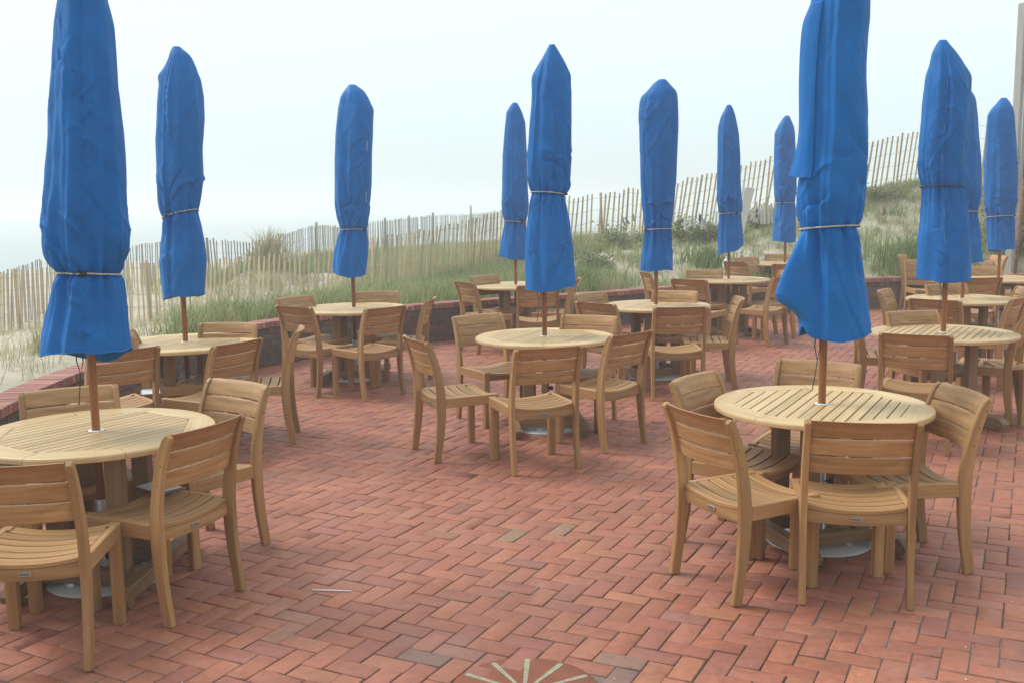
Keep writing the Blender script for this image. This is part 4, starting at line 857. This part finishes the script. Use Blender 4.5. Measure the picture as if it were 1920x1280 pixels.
# ------------------------------------------------------------------ chairs
def make_chair():
    root = empty('teak_chair', (0, 0, 0)); W = .49; pw = .029
    prof = [(-.232, 0), (-.222, .07), (-.205, .18), (-.194, .30), (-.190, .42), (-.196, .52), (-.212, .62), (-.236, .72), (-.262, .795), (-.280, .832), (-.295, .852)]
    dep = [.050, .052, .056, .062, .066, .060, .054, .049, .045, .042, .030]
    for s in (-1, 1):
        mb = MB(); mb.beam([(s*(W/2-pw/2), y, z) for y, z in prof], pw, dep, (1, 0, 0), .004); mb.build('back_post', M['chair'], root)
        fl = MB(); fl.beam([(s*(W/2-.024), .222, 0), (s*(W/2-.024), .222, .453)], .047, .047, (1, 0, 0), .004); fl.build('leg', M['chair'], root)
        sr = MB(); sr.beam([(s*(W/2-.0155), -.160, .418), (s*(W/2-.0175), .1985, .418)], .030, .068, (1, 0, 0), .003); sr.build('side_rail', M['chair'], root)
    yz = lambda z: np.interp(z, [q for _, q in prof], [y for y, _ in prof])
    for (z0, z1) in ((.606, .684), (.692, .770), (.778, .857)):
        mb = MB(); nx_ = 12; V, Fc, G = [], [], []; xs = np.linspace(-(W/2-pw+.001), W/2-pw-.001, nx_)
        top = z1 > .85
        zs = [z0, z0+.004, z0+.03, z1-.03, z1-.004, z1] if not top else [z0, z0+.004, z0+.03, z1-.032, z1-.014, z1-.005, z1]
        m = len(zs)
        for x in xs:
            bow = -.030*(1-(x/(W/2-pw))**2); ring_ = []
            for j, zq in enumerate(zs):
                th = .009 if 0 < j < m-1 else .0065
                y = yz(min(zq, .845))+bow+.004-(.006 if top and j == m-2 else (.013 if top and j == m-1 else 0)); ring_.append((x, y, zq, th))
            for (x_, y, zq, th) in ring_: V.append((x_, y+th, zq)); G.append((x_, zq, y))
            for (x_, y, zq, th) in reversed(ring_): V.append((x_, y-th, zq)); G.append((x_, zq, y-.02))
        L = 2*m
        for i in range(nx_-1):
            for j in range(L): Fc.append((i*L+j, i*L+(j+1) % L, (i+1)*L+(j+1) % L, (i+1)*L+j))
        Fc.append(tuple(reversed(range(L)))); Fc.append(tuple((nx_-1)*L+j for j in range(L)))
        mb.add(V, Fc, G); mb.build('back_slat', M['chair'], root)
    dip = lambda x: -.024*(1-(x/.215)**2)
    seat = MB(); n = 6; y0, y1 = -.190, .2445; wd = (y1-y0)/n
    for i in range(n):
        a, b_ = y0+i*wd+(.0055 if i else 0), y0+(i+1)*wd-(.0055 if i < n-1 else 0); zt = .4515; xe = .2135 if i < n-1 and i > 0 else (.197 if i else .2135)
        seat.beam([(x, (a+b_)/2, zt-.009+dip(x)) for x in np.linspace(-xe, xe, 11)], b_-a, .018, (0, 1, 0), .0022)
    seat.build('seat', M['chair'], root)
    def apron(name, y, th, zb, arch, x1):
        mb = MB(); V, Fc, G = [], [], []; xs = np.linspace(-x1, x1, 13)
        for x in xs:
            t = .4328+dip(x); bz = zb-arch*(1-(x/x1)**2)
            for (yy, zz) in ((y-th/2, bz), (y+th/2, bz), (y+th/2, t), (y-th/2, t)): V.append((x, yy, zz)); G.append((x, zz, yy))
        for i in range(12):
            for j in range(4): Fc.append((i*4+j, i*4+(j+1) % 4, (i+1)*4+(j+1) % 4, (i+1)*4+j))
        Fc.append((3, 2, 1, 0)); Fc.append(tuple(48+j for j in range(4))); mb.add(V, Fc, G); return mb.build(name, M['chair'], root)
    ap = apron('rear_rail', -.178, .026, .372, .012, W/2-pw-.001); apron('front_rail', .2255, .024, .380, .0, W/2-.0485)
    lp = MB(); lp.beam([(-.026, -.1935, .389), (.026, -.1935, .389)], .004, .018, (0, 1, 0), .0008); po = lp.build('name_plate', M['plate'], ap)
    ik = MB()
    for x, w in ((-.016, .005), (-.008, .006), (-.001, .004), (.006, .006), (.014, .005)): ik.beam([(x-w/2, -.1960, .389), (x+w/2, -.1960, .3895)], .0012, .006, (0, 1, 0), .0002)
    for v in ik.v: pass
    ik.build('engraving', M['ink'], ap)
    for s in (-1, 1):
        for z in (.646, .732, .815):
            for dz in (-.012, .012)[:1]:
                pg = MB(); y = yz(z)-.004; pg.tube([(s*(W/2-.0005), y, z+dz), (s*(W/2+.0008), y, z+dz)], .005, 8)
                o = pg.build('plug', M['leg'], root)
                break
    return root
CH0 = make_chair(); used = [False]
def chair(center, yaw, label):
    o = CH0 if not used[0] else copy_tree(CH0); used[0] = True
    o.location = (center[0], center[1], 0); o.rotation_euler = (0, 0, yaw); tag(o, label, 'chair', 'teak chairs around the tables')
    for ch in [x for x in bpy.data.objects if x.parent == o]: pass
    return o
ZT, YT, HWC = .852, -.297, .245
def by_line(a, b_, target, back, label, anchor=None):
    a, b_ = np.array(a[:2]), np.array(b_[:2]); d = (b_-a)/np.linalg.norm(b_-a); fw = np.array([-d[1], d[0]])
    mid = (a+b_)/2 if anchor is None else np.array(anchor[:2])
    if np.dot(fw, target-mid) < 0: fw = -fw
    if anchor is not None: mid = np.array(anchor[:2])+d*HWC
    c = mid-fw*back; chair(c, math.atan2(fw[1], fw[0])-math.pi/2, label)
def tops(k, p, q, label, target=None): by_line(at_z(*p, ZT), at_z(*q, ZT), TC[k][:2] if target is None else target, YT, label)
def feet(k, p, q, label): by_line(at_z(*p, 0), at_z(*q, 0), TC[k][:2], -.232, label)
def one(k, p, q, label): by_line(at_z(*p, ZT), at_z(*q, ZT), TC[k][:2], YT, label, anchor=at_z(*p, ZT))       # q only gives the direction
def polar(k, deg, dist, label, turn=0):
    a = R(deg); c = TC[k][:2]+dist*np.array([math.cos(a), math.sin(a)]); chair(c, a+math.pi/2+R(turn), label)

def at_spot(c, deg, label): chair(c, R(deg-90), label)
def facing(k, p, q, deg, label):
    m_ = (at_z(*p, ZT)[:2]+at_z(*q, ZT)[:2])/2; chair(m_-np.array([math.cos(R(deg)), math.sin(R(deg))])*YT, R(deg-90), label)
facing(1, (1512, 792), (1729, 791), 80, 'teak chair with back square to the viewer, tucked under the flared cover table')
tops(1, (1244, 755), (1367, 790), 'teak chair angled at the flared cover table, its empty seat turned rightward')
tops(1, (1254, 718), (1341, 694), 'teak chair behind the angled one, dark seat end showing, flared cover table')
tops(1, (1458, 673), (1617, 684), 'teak chair beyond the flared cover table, only its top slats showing')
tops(1, (1772, 719), (1849, 746), 'teak chair facing inward with scrolled top rail, flared cover table')
tops(2, (961, 657), (1097.5, 648), 'teak chair with back toward the viewer at the middle table')
tops(2, (751, 627), (804, 645), 'teak chair pulled out from the middle table, whole seat and legs clear')
tops(2, (843, 595), (943, 587), 'teak chair at middle table turned toward viewer, dark shaded front rail')
tops(2, (1052, 591), (1161, 594), 'teak chair beyond the middle table, its top slat above the rim')
tops(2, (1150, 631), (1220, 620), 'teak chair at the middle table, back seen aslant on the side nearest flared cover')
at_spot((-1.935, 4.014), 95, 'teak chair cut by the frame edge, seat and plate facing us')
at_spot((-2.385, 4.61), 0, 'teak chair out of frame but for one leg beside the front wall table base')
tops(3, (317, 818), (457, 777), 'teak chair with a menu on its seat, front wall table')
tops(3, (396, 709), (505, 724), 'teak chair facing inward, pale front slats, between front and second wall tables')
tops(3, (37, 737), (217, 721), 'teak chair between the front wall table and the red coping')
tops(4, (183, 661), (282, 651), 'teak chair with papers on its seat, second wall table')
tops(4, (396, 651), (497, 633), 'teak chair at the second wall table, back aslant, above the pale slatted one')
feet(4, (550, 833), (558, 806), 'teak chair seen edge on, thin profile, at the second wall table')
tops(4, (377, 606), (483, 606), 'teak chair behind second wall table, single slat above the rim')
one(4, (245, 617), (240, 632), 'teak chair almost hidden behind the tall cover skirt')
tops(5, (515, 573), (583, 578), 'teak chair with back to us, front end of the third wall table')
tops(5, (516, 561), (583, 554), 'teak chair facing us behind its twin, beside the third wall table')
tops(5, (686, 581), (761, 573), 'teak chair in front of the third wall table, pale knot on seat')
tops(5, (667, 548), (743, 546), 'teak chair beyond the third wall table, against the grass')
tops(5, (804, 564), (815, 557), 'teak chair edge on against the dark wall, third wall table')
tops(6, (1649, 625), (1786, 631), 'teak chair with back to us at the dome cover table')
tops(6, (1657, 586), (1760, 582), 'teak chair facing us behind the dome cover table')
feet(6, (1608, 771), (1594, 742), 'teak chair mostly hidden behind the flared skirt, dome cover table')
one(6, (1922, 598), (1945, 585), 'teak chair leaning into frame beside the dome cover table')
polar(6, 12, .80, 'teak chair seat only in view beside the dome cover table')
tops(7, (1225, 577.5), (1327, 576), 'teak chair with broad back to us, table behind the middle one')
tops(7, (1079, 566), (1152, 572), 'teak chair with bowed top rail just past the middle table')
tops(7, (1070, 554), (1135, 547), 'teak chair facing us before the coping, table behind the middle one')
tops(7, (1225, 545), (1308, 547), 'teak chair beyond the table behind the middle one, pale top rail')
tops(7, (1382, 555), (1394, 563), 'teak chair seen from the side, short bright slats, table behind the middle one')
tops(8, (1255, 523), (1327, 526), 'teak chair with back to us at the white board table')
polar(8, 186, .86, 'teak chair whose scrolled post top alone shows, white board table')
tops(8, (1288, 507), (1352, 506.5), 'teak chair beyond the white board table, before green grass')
feet(8, (1437, 652), (1478, 643), 'teak chair beside the flared skirt wing, white board table')
feet(8, (1487, 633), (1457, 626), 'teak chair whose curved rear legs show under the flared skirt wing')
tops(9, (847.5, 526.7), (891, 532.5), 'teak chair with narrow slanted back at the fourth wall table')
tops(9, (873, 520), (937, 515), 'teak chair facing us against green grass, fourth wall table')
tops(9, (969, 537), (1047, 536), 'teak chair with back partly under the middle cover hem')
tops(9, (1077, 527), (1088, 519), 'teak chair edge on just past the middle cover hem')
tops(10, (1642, 549), (1668, 540), 'teak chair facing sideways on open paving behind the flared cover')
tops(10, (1704, 560), (1800, 565), 'teak chair with back to us between the dome pole and next table')
tops(10, (1729, 534.5), (1815, 532), 'teak chair facing us beyond the table behind the dome cover')
one(10, (1899, 563), (1925, 556), 'teak chair leaning in from the frame edge, table behind dome cover')
one(10, (1910, 537), (1930, 543), 'teak chair with rounded top rail cut by the frame, table behind dome cover')
tops(11, (1816, 522), (1870, 521), 'teak chair with back to us at the gray post table')
tops(11, (1818, 501.5), (1868, 501), 'teak chair facing us across the gray post table')
tops(11, (1825, 494.5), (1869, 489), 'dark backed teak chair just behind the gray post table')
tops(11, (1853, 478), (1896, 482), 'teak chair nearest the rusty pipe, slats facing us')
tops(12, (1682, 480), (1697, 477), 'teak chair edge on before the plain wall stretch, curved rear leg', at_y(1745, 500, 15.2)[:2])
tops(12, (1700, 488), (1752, 487.5), 'teak chair half hidden by the dome cover, before the plain wall', at_y(1745, 500, 14.2)[:2])
tops(12, (1352.5, 490), (1403, 493), 'teak chair with back to us at the farthest table')
tops(12, (1376, 484), (1419, 482), 'teak chair behind its neighbour, rail showing, farthest table')
tops(12, (1440, 477), (1482, 477), 'teak chair beyond the farthest table, top rail before the dune')
tops(12, (1455, 496), (1500, 497), 'teak chair hidden by the flared wing, farthest table')

# ------------------------------------------------------------------ menus, papers, straw
def menu(u, vv, z, rz, label, w=.15, h=.23):
    p = at_z(u, vv, z); r = empty('menu', (p[0], p[1], z), R(rz)); tag(r, label, 'menu')
    mb = MB(); mb.beam([(-w/2, 0, 0.006), (w/2, 0, .006)], .012, h, (0, 0, 1), .001); mb.build('board', M['leather'], r)
    mb = MB(); mb.beam([(-w/2+.012, .01, .0135), (w/2-.012, .01, .0135)], .002, h-.03, (0, 0, 1), .0004); mb.build('page', M['paper'], r)
    mb = MB(); mb.beam([(-w/2+.02, h/2-.02, .017), (w/2-.02, h/2-.02, .017)], .005, .014, (0, 0, 1), .001); mb.build('clip', M['tube'], r)
menu(300, 917, .446, 52, 'brown menu board with white page on chair at front wall table')
menu(283, 737, .446, 20, 'brown menu board with white page on chair at second wall table')
a, b2 = at_z(586, 1105, .004), at_z(659, 1107, .004); mb = MB(); mb.tube([Vector(a), Vector(b2)], .0035, 8); o = mb.build('drinking_straw', M['white']); tag(o, 'white drinking straw lying on the open brick paving', 'straw')

# ------------------------------------------------------------------ fog, sky, light
bpy.ops.mesh.primitive_cube_add(size=1); hz = bpy.context.object; hz.name = 'haze'; hz.scale = (960, 960, 9.6); hz.location = (0, 40, 5.7-4.8); tag(hz, kind='stuff')
m = bpy.data.materials.new('sea_fog'); m.use_nodes = True; nt = m.node_tree; nt.nodes.remove(nt.nodes['Principled BSDF'])
pv_ = nt.nodes.new('ShaderNodeVolumePrincipled'); pv_.inputs['Color'].default_value = (.95, .985, 1, 1); pv_.inputs['Density'].default_value = .0052; pv_.inputs['Anisotropy'].default_value = .2
nt.links.new(pv_.outputs[0], nt.nodes['Material Output'].inputs['Volume']); hz.data.materials.append(m)

SUN_EL, SUN_AZ = R(47), R(-66)                               # high behind the fog, over the sea beyond the left of the dune
w = bpy.data.worlds.new('World'); sc.world = w; w.use_nodes = True; nt = w.node_tree; bgn = nt.nodes['Background']
sky = nt.nodes.new('ShaderNodeTexSky'); sky.sky_type = 'NISHITA'; sky.sun_disc = False; sky.sun_elevation = SUN_EL; sky.sun_rotation = SUN_AZ; sky.dust_density = 6; sky.air_density = 1.2
tcn = nt.nodes.new('ShaderNodeTexCoord'); sx = nt.nodes.new('ShaderNodeSeparateXYZ'); nt.links.new(tcn.outputs['Generated'], sx.inputs[0])
yy = nt.nodes.new('ShaderNodeMath'); yy.operation = 'MULTIPLY_ADD'; nt.links.new(sx.outputs[1], yy.inputs[0]); yy.inputs[1].default_value = .5; yy.inputs[2].default_value = .5
cloud = ramp(nt, sx.outputs[2], [(0, (5.9, 7.0, 7.2)), (.07, (6.3, 7.45, 7.65)), (.2, (6.9, 8.05, 8.2)), (1, (7.9, 8.5, 8.6))])
cloud = mix(nt, 1, cloud, ramp(nt, yy.outputs[0], [(0, (.62, .62, .63)), (.4, (.86, .86, .86)), (.85, (.98, .98, .98))]), 'MULTIPLY')   # the fog is brightest towards the sun over the sea, dull inland
nt.links.new(mix(nt, .88, sky.outputs[0], cloud), bgn.inputs[0]); bgn.inputs[1].default_value = .1
sd = bpy.data.lights.new('sun', 'SUN'); sd.energy = 1.5; sd.angle = R(22); sd.color = (1, .97, .92); so = bpy.data.objects.new('sun', sd); col.objects.link(so)
dirv = Vector((math.sin(SUN_AZ)*math.cos(SUN_EL), math.cos(SUN_AZ)*math.cos(SUN_EL), math.sin(SUN_EL))); so.rotation_euler = dirv.to_track_quat('Z', 'Y').to_euler()

vs = sc.view_settings; sc.display_settings.display_device = 'sRGB'; vs.view_transform = 'Standard'; vs.look = 'None'; vs.gamma = 1; vs.use_curve_mapping = False; vs.exposure = .6
cy = sc.cycles; cy.use_denoising = True; cy.max_bounces = 6; cy.diffuse_bounces = 3; cy.glossy_bounces = 2; cy.transmission_bounces = 2; cy.volume_bounces = 2; cy.transparent_max_bounces = 6
cy.sample_clamp_indirect = 8; cy.caustics_reflective = False; cy.caustics_refractive = False
